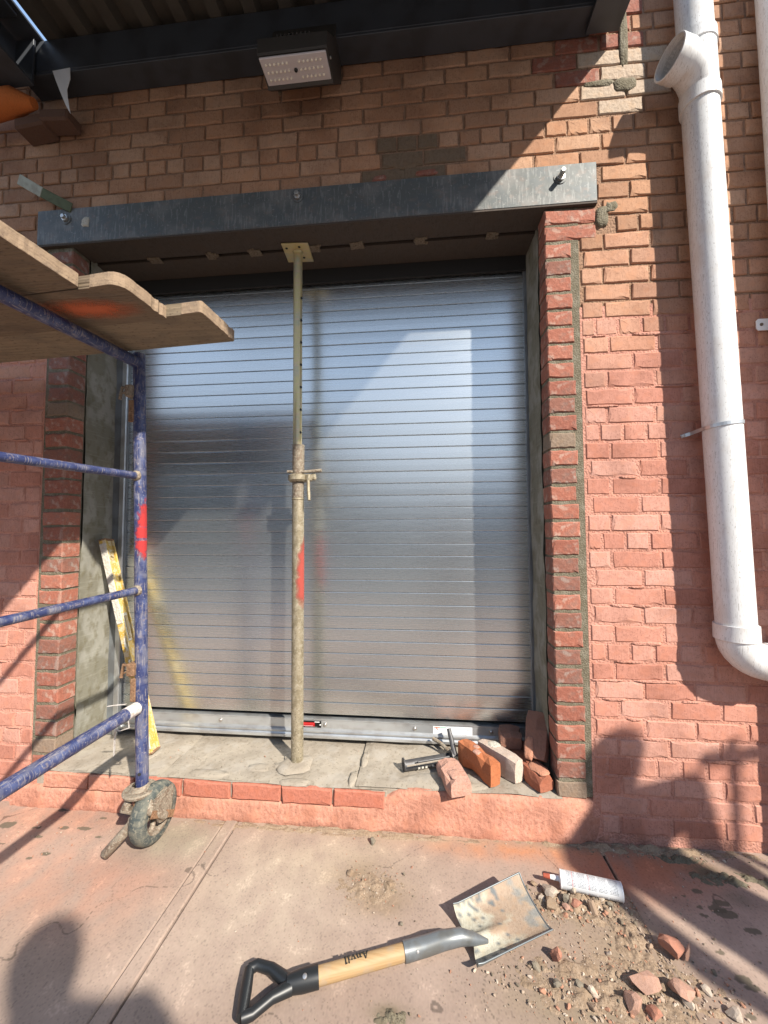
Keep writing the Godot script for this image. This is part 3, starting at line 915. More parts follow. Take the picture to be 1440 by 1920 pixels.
# ---------------------------------------------------------------- the shutter
func shutter() -> void:
	var r := thing("roller_shutter", "closed galvanised steel roller shutter with horizontal slats", "roller shutter", Vector3(-0.49, 0.16, -0.285))
	var pitch := 0.0561
	var prof := [[-0.0014, 0.0], [-0.0004, 0.0006], [0.0, 0.0018], [0.0001, 0.026], [0.0, 0.0518], [-0.0004, 0.0528], [-0.0012, 0.0533], [-0.007, 0.0536], [-0.007, 0.0566], [-0.009, 0.0566], [-0.009, -0.0003], [-0.005, 0.0]]
	var st := mb()
	along_x(st, prof, -0.985, 1.005, false)
	var slat := finish(st)
	var k := 0
	for i in 41:
		var y := 2.2977 - 0.0561 * 36 + 0.0561 * i + 0.0017
		var tilt := rng.randf_range(-0.009, 0.009)
		if i in [23, 25, 18]: tilt += 0.012
		place("slat", slat, M.galv, r, Transform3D(Basis(Vector3.RIGHT, tilt), Vector3(0, y - 0.16, rng.randf_range(-0.0004, 0.0004))))
	# bottom bar: two angles, a rolled bead and a lower lip
	var bb := mb()
	along_x(bb, [[-0.03, 0.012], [0.006, 0.012], [0.010, 0.016], [0.010, 0.026], [0.006, 0.030], [0.004, 0.034], [0.011, 0.040], [0.013, 0.046], [0.011, 0.052], [0.004, 0.058], [0.003, 0.092], [0.006, 0.095], [0.006, 0.099], [-0.004, 0.101], [-0.03, 0.101]], -0.975, 0.985, false)
	var bar := obj("bottom_bar", bb, M.galv_dull, r)
	for x in [-0.985, -0.452, -0.041, 0.295, 0.355]:
		var bs := mb()
		lathe(bs, Vector3(x + 0.49 + (0.0 if x > -0.9 else 0.03), 0.041 + 0.034, 0.003), Vector3.BACK, [[0, 0.0095], [0.0015, 0.0095], [0.002, 0.007], [0.006, 0.0065], [0.0075, 0.004], [0.008, 0.0]], 12)
		obj("bolt", bs, M.bolt, bar)
	# two stickers
	place("danger_sticker", sticker(0.10, 0.030), decal_mat("danger"), bar, Transform3D(Basis(), Vector3(-0.55 + 0.49 + 0.05 - 0.02, 0.075, 0.0052)))
	place("maker_sticker", sticker(0.172, 0.034), decal_mat("maker"), bar, Transform3D(Basis(), Vector3(0.127 + 0.49, 0.073, 0.0052)))
	# guide rails and the dark hood behind the lintel
	for side in [-1, 1]:
		var x := -1.012 if side < 0 else 0.985
		var g := mb()
		if side < 0:
			boxmm(g, Vector3(-1.036, -0.01, -0.03), Vector3(-0.998, 2.4, 0.020), 0.002)
			boxmm(g, Vector3(-0.998, -0.01, -0.03), Vector3(-0.968, 2.4, 0.012), 0.002)
		else:
			boxmm(g, Vector3(0.962, -0.01, -0.03), Vector3(0.979, 2.4, 0.012), 0.002)
			boxmm(g, Vector3(0.979, -0.01, -0.05), Vector3(1.0, 2.4, -0.005), 0.002)
		obj("guide_rail", g, M.guide, r)
		if side < 0:
			var l := mb()
			boxmm(l, Vector3(-0.9975, -0.01, 0.0125), Vector3(-0.972, 2.4, 0.024), 0.002)
			obj("guide_lip", l, M.galv_dull, r)
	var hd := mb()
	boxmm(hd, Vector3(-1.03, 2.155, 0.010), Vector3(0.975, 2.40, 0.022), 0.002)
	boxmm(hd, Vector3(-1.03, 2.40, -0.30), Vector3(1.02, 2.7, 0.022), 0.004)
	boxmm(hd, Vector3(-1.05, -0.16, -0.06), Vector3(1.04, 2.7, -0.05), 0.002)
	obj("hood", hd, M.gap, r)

func sticker(w: float, h: float) -> ArrayMesh:
	var a := [Vector3(-w / 2, -h / 2, 0), Vector3(w / 2, -h / 2, 0), Vector3(w / 2, h / 2, 0), Vector3(-w / 2, h / 2, 0)]
	var uv := [Vector2(0, 1), Vector2(1, 1), Vector2(1, 0), Vector2(0, 0)]
	var st := mb()
	for i in [0, 3, 2, 0, 2, 1]:
		st.set_normal(Vector3.BACK)
		st.set_uv(uv[i])
		st.add_vertex(a[i])
	var m := ArrayMesh.new()
	st.commit(m)
	return m

func rect(im: Image, x: float, y: float, w: float, h: float, c: Color) -> void:
	im.fill_rect(Rect2i(int(x), int(y), maxi(1, int(w)), maxi(1, int(h))), c)

func spray_mat(c: Color, s: int, ragged := 0.45, steep := 2.6) -> StandardMaterial3D:
	# overspray: dense in the middle, speckled and thin towards the edge
	var im := Image.create(256, 128, false, Image.FORMAT_RGBA8)
	var n := noise(s, 0.03, 3)
	var n2 := noise(s + 1, 0.35, 2)
	var q := c.linear_to_srgb()
	for y in 128:
		for x in 256:
			var dx := (x - 128) / 128.0
			var dy := (y - 64 - dx * 18.0) / 50.0
			var e := 1.0 - sqrt(dx * dx + dy * dy) + n.get_noise_2d(x, y) * ragged
			im.set_pixel(x, y, Color(q.r, q.g, q.b, clampf(e * steep + n2.get_noise_2d(x, y) * 0.35, 0, 0.92) if e > 0.02 and absf(dx) < 0.98 and y > 2 and y < 125 else 0.0))
	var m := StandardMaterial3D.new()
	m.albedo_texture = tx(im)
	m.transparency = BaseMaterial3D.TRANSPARENCY_ALPHA
	m.roughness = 0.85
	return m

func print_lines(im: Image, x: int, y: int, w: int, h: int, step: int, c: Color, s: int) -> void:
	var r := RandomNumberGenerator.new()
	r.seed = s
	var yy := y
	while yy < y + h:
		var xx := x
		while xx < x + w - 4:
			var l := r.randi_range(3, 14)
			rect(im, xx, yy, mini(l, x + w - xx), maxi(1, step / 2), c)
			xx += l + 3
		yy += step

func decal_mat(what: String) -> StandardMaterial3D:
	var im: Image
	if what == "danger":
		im = Image.create(256, 76, false, Image.FORMAT_RGB8)
		im.fill(Color(0.03, 0.03, 0.03))
		# worn red band with lettering too small to read, white dashes beside it
		rect(im, 0, 18, 180, 46, Color(0.62, 0.05, 0.06))
		print_lines(im, 8, 24, 166, 20, 7, Color(0.85, 0.3, 0.3), 3)
		rect(im, 40, 54, 120, 6, Color(0.8, 0.6, 0.62))
		rect(im, 176, 8, 60, 9, Color(0.9, 0.9, 0.9))
		rect(im, 60, 68, 150, 4, Color(0.6, 0.6, 0.6))
		rect(im, 238, 36, 14, 14, Color(0.95, 0.95, 0.95))
	elif what == "maker":
		im = Image.create(512, 104, false, Image.FORMAT_RGB8)
		im.fill(Color(0.93, 0.94, 0.95))
		rect(im, 8, 8, 80, 12, Color(0.75, 0.35, 0.2))
		rect(im, 88, 10, 88, 10, Color(0.35, 0.62, 0.5))
		for k in 26:
			rect(im, 32 + k, 22 + k, 22 - k / 2, 2, Color(0.7, 0.3, 0.18))
		print_lines(im, 90, 34, 60, 44, 8, Color(0.7, 0.72, 0.72), 5)
		print_lines(im, 190, 14, 60, 44, 8, Color(0.62, 0.65, 0.66), 6)
		print_lines(im, 268, 16, 90, 50, 9, Color(0.7, 0.72, 0.73), 7)
		rect(im, 8, 86, 496, 2, Color(0.6, 0.6, 0.6))
		print_lines(im, 60, 92, 380, 8, 8, Color(0.5, 0.5, 0.5), 8)
		rect(im, 440, 40, 60, 8, Color(0.35, 0.4, 0.42))
		print_lines(im, 370, 24, 120, 12, 8, Color(0.7, 0.7, 0.72), 9)
	elif what == "tube":
		im = Image.create(512, 512, false, Image.FORMAT_RGB8)
		im.fill(Color(0.78, 0.79, 0.80))
		for row in 3:
			var y0 := 10 + row * 168
			for k in 5:
				print_lines(im, 50 + k * 88, y0 + 6, 74, 138, 11, Color(0.25, 0.27, 0.31), 20 + row * 9 + k)
			rect(im, 96, y0, 3, 140, Color(0.8, 0.25, 0.25))
			rect(im, 236, y0, 2, 140, Color(0.8, 0.3, 0.3))
	var m := StandardMaterial3D.new()
	m.albedo_texture = tx(im)
	m.roughness = 0.5
	return m

func lintel() -> void:
	var l := thing("steel_lintel", "long grey mill steel lintel beam bolted across the head of the opening", "lintel", Vector3(-0.5, 2.387, 0))
	var st := mb()
	boxmm(st, Vector3(-1.187, 0.0, -0.02), Vector3(1.18, 0.158, 0.014), 0.002)
	obj("front_channel", st, M.steel, l)
	var s1 := mb()
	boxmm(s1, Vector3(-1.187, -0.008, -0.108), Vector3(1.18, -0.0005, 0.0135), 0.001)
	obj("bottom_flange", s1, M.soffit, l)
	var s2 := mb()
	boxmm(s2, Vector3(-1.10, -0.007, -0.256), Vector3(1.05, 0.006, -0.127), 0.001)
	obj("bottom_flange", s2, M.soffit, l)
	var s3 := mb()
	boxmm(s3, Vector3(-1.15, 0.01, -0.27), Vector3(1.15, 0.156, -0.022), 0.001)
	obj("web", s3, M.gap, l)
	# weld tabs that bridge the gap
	for x in [-0.72, -0.45, -0.24, 0.03, 0.22, 0.50, 0.80]:
		var t := mb()
		box(t, Vector3(x, -0.0105, -0.116), Vector3(rng.randf_range(0.035, 0.06), 0.005, 0.040), 0.002, Basis(Vector3.UP, rng.randf_range(-0.1, 0.1)))
		for e in 5:
			lump(t, Vector3(x + rng.randf_range(-0.03, 0.03), -0.009, -0.114 + rng.randf_range(-0.02, 0.02)), Vector3(0.018, 0.014, 0.004), 40 + e + int(x * 100), Basis(Vector3.RIGHT, Vector3.BACK, Vector3.DOWN))
		obj("weld_tab", t, M.weld, l)
	# threaded rods with washers
	for b in [[-1.548, 2.497, 0.018], [-0.502, 2.506, 0.022], [0.544, 2.490, 0.036]]:
		var w := mb()
		lathe(w, Vector3(b[0] + 0.5, b[1] - 2.387, 0.014), Vector3.BACK, [[0, 0.024], [0.003, 0.024], [0.003, 0.0]], 20)
		var ws := obj("washer", w, M.steel, l)
		var bo := mb()
		lathe(bo, Vector3(b[0] + 0.5, b[1] - 2.387, 0.017), Vector3.BACK, [[0, 0.015], [0.008, 0.015], [0.009, 0.0095], [b[2], 0.0095], [b[2] + 0.001, 0.008], [b[2] + 0.001, 0.0]], 6 if b[2] < 0.03 else 14)
		obj("rod_end", bo, M.bolt, ws)
	# a dab of plaster that was thrown on it
	var d := mb()
	lump(d, Vector3(-1.455 + 0.5, 2.475 - 2.387, 0.0135), Vector3(0.042, 0.05, 0.005), 77)
	obj("plaster_splash", d, M.plaster, l)

func canopy() -> void:
	var c := thing("steel_canopy", "dark steel canopy with a corrugated deck above the doorway", "canopy", Vector3(-0.5, 3.1, 0))
	var st := mb()
	# ledger channel along the wall
	boxmm(st, Vector3(-1.2, -0.03, 0.004), Vector3(1.17, -0.018, 0.10), 0.002)
	boxmm(st, Vector3(-1.2, -0.018, 0.088), Vector3(1.17, 0.125, 0.10), 0.002)
	boxmm(st, Vector3(-1.2, 0.113, 0.004), Vector3(1.17, 0.125, 0.088), 0.002)
	obj("ledger_beam", st, M.darksteel, c)
	for e in [[1.145, 1.268, -0.055, 0.03], [-1.30, -1.12, -0.09, 0.11]]:
		var r := mb()
		boxmm(r, Vector3(e[0], e[2], e[3]), Vector3(e[1], e[2] + 0.012, 1.44), 0.002)
		boxmm(r, Vector3((e[0] + e[1]) / 2 - 0.006, e[2] + 0.012, e[3]), Vector3((e[0] + e[1]) / 2 + 0.006, 0.113, 1.44), 0.001)
		boxmm(r, Vector3(e[0], 0.113, e[3] + 0.08), Vector3(e[1], 0.125, 1.44), 0.002)
		boxmm(r, Vector3(e[0] + 0.002, e[2] + 0.013, e[3]), Vector3(e[1] - 0.002, 0.112, e[3] + 0.01), 0.001)
		obj("rafter", r, M.darksteel, c)
	var f := mb()
	boxmm(f, Vector3(-1.12, -0.02, 1.42), Vector3(1.145, 0.125, 1.44), 0.002)
	obj("front_beam", f, M.darksteel, c)
	# corrugated deck: one fold every 15 cm
	var n := 16
	for i in n:
		var x0 := -1.085 + 0.147 * i
		var d := mb()
		var o := PackedVector2Array([Vector2(x0, 0.128), Vector2(x0 + 0.05, 0.128), Vector2(x0 + 0.066, 0.168), Vector2(x0 + 0.131, 0.168), Vector2(x0 + 0.147, 0.128), Vector2(x0 + 0.147, 0.1295), Vector2(x0 + 0.132, 0.1695), Vector2(x0 + 0.065, 0.1695), Vector2(x0 + 0.049, 0.1295), Vector2(x0, 0.1295)])
		prism(d, o, 0.004, 1.46)
		obj("deck_fold", d, M.deck, c)
	# edge trim on the left that leaves a slit of daylight
	var tr := mb()
	boxmm(tr, Vector3(-1.42, 0.128, 0.0), Vector3(-1.105, 0.14, 1.46), 0.002)
	obj("edge_plate", tr, M.darksteel, c)

# ---------------------------------------------------------------- across the street, seen in the shutter's reflection
func street() -> void:
	for b in [[-22.0, -4.6, 16.0, 24.0, 5.6, Color(0.08, 0.088, 0.082), "long dark grey building across the street, taller on the left"], [-4.4, 30.0, 19.0, 27.0, 3.3, Color(0.10, 0.105, 0.105), "low grey building across the street behind the viewer"]]:
		var h := thing("building", b[6], "building", Vector3((b[0] + b[1]) / 2, 0, b[2]))
		var w: float = b[1] - b[0]
		var m := mat(b[5], 0.9, 0.0, {"tex": T.mottle, "s": 0.3})
		var st := mb()
		boxmm(st, Vector3(-w / 2, -0.2, 0), Vector3(w / 2, b[4], b[3] - b[2]), 0.02)
		obj("wall", st, m, h)
		var rf := mb()
		boxmm(rf, Vector3(-w / 2 - 0.15, b[4], -0.15), Vector3(w / 2 + 0.15, b[4] + 0.18, b[3] - b[2] + 0.1), 0.02)
		obj("parapet", rf, M.far_ground, h)
		var n := int(w / 3.4)
		for i in n:
			var x := -w / 2 + 1.6 + 3.4 * i
			for lv in (2 if b[4] > 5.0 else 1):
				var wn := mb()
				boxmm(wn, Vector3(x - 0.6, 0.9 + lv * 2.5, -0.05), Vector3(x + 0.6, 2.2 + lv * 2.5, 0.03), 0.01)
				obj("window", wn, M.lamp, h)

func wall_light() -> void:
	var l := thing("wall_light", "dark bronze LED wall light under the canopy beam, lens facing down", "wall light", Vector3(-0.452, 2.8, 0.0))
	var st := mb()
	along_x(st, [[0.0, 0.195], [0.10, 0.075], [0.145, 0.026], [0.155, 0.034], [0.246, 0.040], [0.25, 0.046], [0.25, 0.10], [0.14, 0.22], [0.10, 0.33], [0.0, 0.33]], -0.128, 0.128)
	var body := obj("housing", st, M.lamp, l)
	# the curved recess moulded in the front
	var cw := mb()
	var arc := PackedVector2Array()
	for k in 17: arc.append(Vector2(cos(PI * k / 16) * 0.075, sin(PI * k / 16) * 0.06))
	var slope := Vector3(0, 0.12, -0.11).normalized()
	for k in 9:
		box(cw, Vector3(-0.06 + 0.015 * k, 0.125 + 0.02 * cos((k - 4) * 0.33), 0.2325 - 0.018 * cos((k - 4) * 0.33)), Vector3(0.005, 0.075 * cos((k - 4) * 0.32), 0.008), 0.001, axes(slope, Vector3.RIGHT))
	obj("cooling_ribs", cw, M.lamp, body)
	var ln := mb()
	var lb := Basis(Vector3.RIGHT, 0.07)
	box(ln, Vector3(0, 0.0335, 0.2), Vector3(0.246, 0.008, 0.094), 0.002, lb)
	var lens := obj("lens", ln, M.lens, l)
	var led := mb()
	lathe(led, Vector3.ZERO, Vector3.DOWN, [[0, 0.0048], [0.003, 0.0042], [0.0048, 0.002], [0.005, 0.0]], 8, false)
	var lm := finish(led)
	for i in 12:
		for k in 3:
			var x := -0.105 + 0.0158 * i + (0.030 if i > 5 else 0.0)
			place("led", lm, M.led, lens, Transform3D(lb, Vector3(x, 0.0292 + 0.07 * (0.026 - 0.026 * k) * -1.0, 0.2 + 0.026 - 0.026 * k)))
	var sn := mb()
	lathe(sn, Vector3(0, 0.0295, 0.2), Vector3.DOWN, [[0, 0.007], [0.005, 0.006], [0.007, 0.0]], 10)
	obj("sensor", sn, M.black, l)
	var sc := mb()
	lathe(sc, Vector3(0.1285, 0.06, 0.2), Vector3.RIGHT, [[0, 0.005], [0.004, 0.005], [0.004, 0.0]], 8)
	obj("screw", sc, M.bolt, l)
	var nt := mb()
	lathe(nt, Vector3(-0.1, 0.075, 0.098), Vector3.DOWN, [[0, 0.008], [0.012, 0.006], [0.012, 0.0]], 8)
	obj("drain_nut", nt, M.weld, l)

func drain_pipes() -> void:
	var ax := func(y: float) -> Vector3: return Vector3(1.059 - 0.0217 * (y - 0.79), y, 0.074)
	var p := thing("drain_pipe", "white plastic drain pipe with an open side branch near the top", "drain pipe", ax.call(0.79))
	p.position = Vector3.ZERO
	var up := mb()
	sweep(up, [ax.call(2.88), ax.call(3.3), ax.call(3.9)], 0.056, 32)
	obj("upper_pipe", up, M.pvc, p)
	var lo := mb()
	sweep(lo, [ax.call(0.79), ax.call(1.5), ax.call(2.68)], 0.056, 32)
	obj("lower_pipe", lo, M.pvc, p)
	# the tee: body with two sockets and a swept branch that ends in an open mouth
	var tee := mb()
	var tb: Vector3 = ax.call(2.655)
	var dir: Vector3 = (ax.call(2.9) - tb).normalized()
	lathe(tee, tb, dir, [[0, 0.056], [0, 0.0625], [0.05, 0.0625], [0.053, 0.0585], [0.215, 0.0585], [0.218, 0.0625], [0.262, 0.0625], [0.262, 0.056]], 32)
	var teeo := obj("tee", tee, M.pvc, p)
	var path := [ax.call(2.69), Vector3(1.008, 2.735, 0.084), Vector3(0.985, 2.765, 0.098), Vector3(0.952, 2.785, 0.113), Vector3(0.925, 2.79, 0.120)]
	var br := mb()
	sweep(br, path, [0.055, 0.057, 0.058, 0.058, 0.058], 28, false)
	obj("branch", br, M.pvc, teeo)
	var mouth := mb()
	var md := Vector3(-0.95, 0.14, 0.27).normalized()
	lathe(mouth, Vector3(0.935, 2.788, 0.117), md, [[0, 0.058], [0, 0.064], [0.052, 0.064], [0.053, 0.063], [0.053, 0.0585], [0.0, 0.0565]], 32)
	obj("branch_socket", mouth, M.pvc, teeo)
	var inn := mb()
	lathe(inn, Vector3(0.945, 2.787, 0.114), md, [[0.04, 0.057], [-0.03, 0.056], [-0.031, 0.0]], 28)
	obj("bore", inn, M.pvc_in, teeo)
	# elbow at the foot
	var eb := mb()
	var q: Vector3 = ax.call(0.79)
	lathe(eb, q + Vector3(0, 0.012, 0), Vector3.DOWN, [[0, 0.0565], [0, 0.0625], [0.05, 0.063], [0.053, 0.059]], 32)
	var pts := []
	for k in 9:
		var a := PI / 2 * k / 8
		pts.append(q + Vector3(0.095 * (1 - cos(a)), -0.028 - 0.085 * sin(a), 0.004 * k / 8))
	sweep(eb, pts, 0.0585, 28, false)
	obj("elbow", eb, M.pvc, p)
	var tl := mb()
	var e: Vector3 = pts[8]
	lathe(tl, e - Vector3(0.004, 0, 0), Vector3(1, -0.02, 0), [[0, 0.0585], [0, 0.0635], [0.05, 0.0635], [0.05, 0.056], [0.6, 0.056]], 28)
	obj("outlet_pipe", tl, M.pvc, p)
	# strap
	var sp := mb()
	var sc: Vector3 = ax.call(1.478)
	var band := []
	for k in 22:
		var a := PI * 1.06 * k / 21.0 - 0.1
		band.append(sc + Vector3(cos(a) * 0.0578, -0.012 * (1 - cos(a)) * 0.5 + 0.012, sin(a) * 0.0578))
	band.append(Vector3(sc.x - 0.066, sc.y - 0.004, 0.012))
	band.append(Vector3(sc.x - 0.092, sc.y - 0.012, 0.005))
	for k in band.size() - 1:
		var a: Vector3 = band[k]
		var b: Vector3 = band[k + 1]
		box(sp, (a + b) / 2, Vector3(0.013, (b - a).length() + 0.002, 0.002), 0.0006, axes(b - a, Vector3.UP))
	var strap := obj("strap", sp, M.galv_dull, p)
	var scw := mb()
	lathe(scw, Vector3(sc.x - 0.086, sc.y - 0.010, 0.007), Vector3.BACK, [[0, 0.007], [0.003, 0.006], [0.004, 0.0]], 10)
	obj("screw", scw, M.bolt, strap)
	# the second pipe, mostly past the right edge
	var p2 := thing("drain_pipe", "white plastic drain pipe at the right edge of the view", "drain pipe", Vector3(1.305, 0, 0.07))
	var s2 := mb()
	sweep(s2, [Vector3(0, 0.0, 0), Vector3(0, 2, 0), Vector3(-0.02, 3.9, 0)], 0.056, 28)
	obj("pipe", s2, M.pvc, p2)
	var tb2 := mb()
	prism(tb2, PackedVector2Array([Vector2(-0.083, 1.857), Vector2(-0.076, 1.85), Vector2(-0.03, 1.85), Vector2(-0.03, 1.893), Vector2(-0.076, 1.893), Vector2(-0.083, 1.886)]), -0.064, -0.061)
	var tab := obj("strap_tab", tb2, M.white, p2)
	var sw := mb()
	lathe(sw, Vector3(-0.066, 1.8715, -0.061), Vector3.BACK, [[0, 0.006], [0.003, 0.005], [0.0035, 0.0]], 10)
	obj("screw", sw, M.weld, tab)

# ---------------------------------------------------------------- scaffold
func post_at(y: float, z := 0.15) -> Vector3:
	return Vector3(-1.023 - 0.036 * (y - 0.185) - 0.06 * (z - 0.15), y - 0.03 * (z - 0.15), z)

func scaffold() -> void:
	var s := thing("scaffold", "blue tubular scaffold frame on a caster, worn paint, rungs towards the viewer", "scaffold")
	var st := mb()
	sweep(st, [post_at(0.19), post_at(0.9), post_at(1.805)], 0.0213, 20)
	obj("post", st, M.blue, s)
	var zb := 1.66
	var far_post := mb()
	sweep(far_post, [post_at(0.19, zb), post_at(1.805, zb)], 0.0213, 16)
	obj("post", far_post, M.blue, s)
	for r in [[1.769, 0.0213, "bearer"], [1.333, 0.0135, "rung"], [0.907, 0.0135, "rung"], [0.485, 0.0213, "rung"]]:
		var rg := mb()
		sweep(rg, [post_at(r[0], 0.16), post_at(r[0], 0.8), post_at(r[0], zb)], r[1], 18)
		obj(r[2], rg, M.blue, s)
	# spray paint and welds on the post
	for q in [[1.215, 1.04, 0.0217]]:
		var sp := mb()
		half_sleeve(sp, post_at(q[1] - 0.03), post_at(q[0] + 0.04), q[2], 170.0, 350.0, 88)
		place("red_spray", sp.commit(), spray_mat(Color(0.42, 0.03, 0.03), 21, 0.3), s)
	for y in [1.333, 0.907]:
		var wd := mb()
		lathe(wd, post_at(y, 0.167), Vector3(-0.06, -0.03, 1), [[0, 0.02], [0.006, 0.019], [0.012, 0.0145]], 14)
		obj("weld_bead", wd, M.dusty, s)
	# tape round the end of the lowest rung, with loose tails
	var tp := mb()
	lathe(tp, post_at(0.485, 0.175), Vector3(-0.06, -0.03, 1), [[0, 0.0222], [0.05, 0.0226], [0.05, 0.0215]], 18)
	ribbon(tp, [post_at(0.485, 0.225) + Vector3(0.012, -0.02, 0), post_at(0.45, 0.222) + Vector3(0.012, -0.01, 0), post_at(0.425, 0.215) + Vector3(-0.03, 0, 0), post_at(0.42, 0.2) + Vector3(-0.06, 0, 0)], 0.008)
	ribbon(tp, [post_at(0.42, 0.2) + Vector3(-0.06, 0.0, 0), post_at(0.39, 0.2) + Vector3(-0.062, 0, 0), post_at(0.33, 0.2) + Vector3(-0.066, 0, 0)], 0.014)
	ribbon(tp, [post_at(0.5, 0.2) + Vector3(-0.02, 0.01, 0), post_at(0.505, 0.2) + Vector3(-0.06, 0.0, 0), post_at(0.5, 0.2) + Vector3(-0.09, 0, 0)], 0.008)
	obj("tape_wrap", tp, M.tape, s)
	# brace locks: two clips with drop pins
	for q in [[1.655, 0], [0.62, 1]]:
		var c := mb()
		var a := post_at(q[0])
		box(c, a + Vector3(-0.022, 0.0, 0.012), Vector3(0.03, 0.045, 0.04), 0.003)
		box(c, a + Vector3(-0.034, -0.005, 0.016), Vector3(0.026, 0.006, 0.034), 0.002, Basis(Vector3.BACK, 0.5))
		sweep(c, [a + Vector3(-0.02, 0.012, 0.02), a + Vector3(-0.055, 0.016, 0.02), a + Vector3(-0.062, -0.03, 0.022)], 0.006, 10)
		var clip := obj("brace_lock", c, M.rusty if q[1] else M.dusty, s)
		var d := mb()
		box(d, a + Vector3(-0.017, -0.075, 0.016), Vector3(0.022, 0.085, 0.012), 0.003)
		obj("lock_plate", d, M.rusty, clip)
	for y in [0.25]:
		var hl := mb()
		lathe(hl, post_at(y) + Vector3(0.004, 0, 0.0195), Vector3(0.2, 0, 1), [[0, 0.006], [0.0022, 0.006], [0.0022, 0.0]], 10)
		obj("pin_hole", hl, M.gap, s)
	caster(s, Vector3(-1.02, 0, 0.15))

func half_sleeve(st: SurfaceTool, a: Vector3, b: Vector3, r: float, from: float, to: float, s: int) -> void:
	var n := 12
	var m := 16
	var rr := RandomNumberGenerator.new()
	rr.seed = s
	var rows := []
	for i in m + 1:
		var c := a.lerp(b, float(i) / m)
		var sh := rr.randf_range(-14, 14)
		var row := []
		for k in n + 1:
			var t := deg_to_rad(lerpf(from + sh, to + sh, float(k) / n) + 90.0)
			row.append([c + Vector3(cos(t), 0, -sin(t)) * r, c, Vector2(float(i) / m, 0.12 + 0.76 * k / n)])
		rows.append(row)
	st.set_smooth_group(6)
	for i in m:
		for k in n:
			var ids := [rows[i][k], rows[i][k + 1], rows[i + 1][k + 1], rows[i][k], rows[i + 1][k + 1], rows[i + 1][k]]
			if (ids[2][0] - ids[0][0]).cross(ids[1][0] - ids[0][0]).dot(ids[0][0] - ids[0][1]) < 0.0:
				ids = [ids[0], ids[2], ids[1], ids[3], ids[5], ids[4]]
			for e in ids:
				st.set_normal((e[0] - e[1]).normalized())
				st.set_uv(e[2])
				st.add_vertex(e[0])

func ribbon(st: SurfaceTool, pts: Array, w: float) -> void:
	for k in pts.size() - 1:
		box(st, (pts[k] + pts[k + 1]) / 2, Vector3(w, (pts[k + 1] - pts[k]).length() + 0.001, 0.0008), 0.0002, axes(pts[k + 1] - pts[k], Vector3(0.3, 0, 1)))

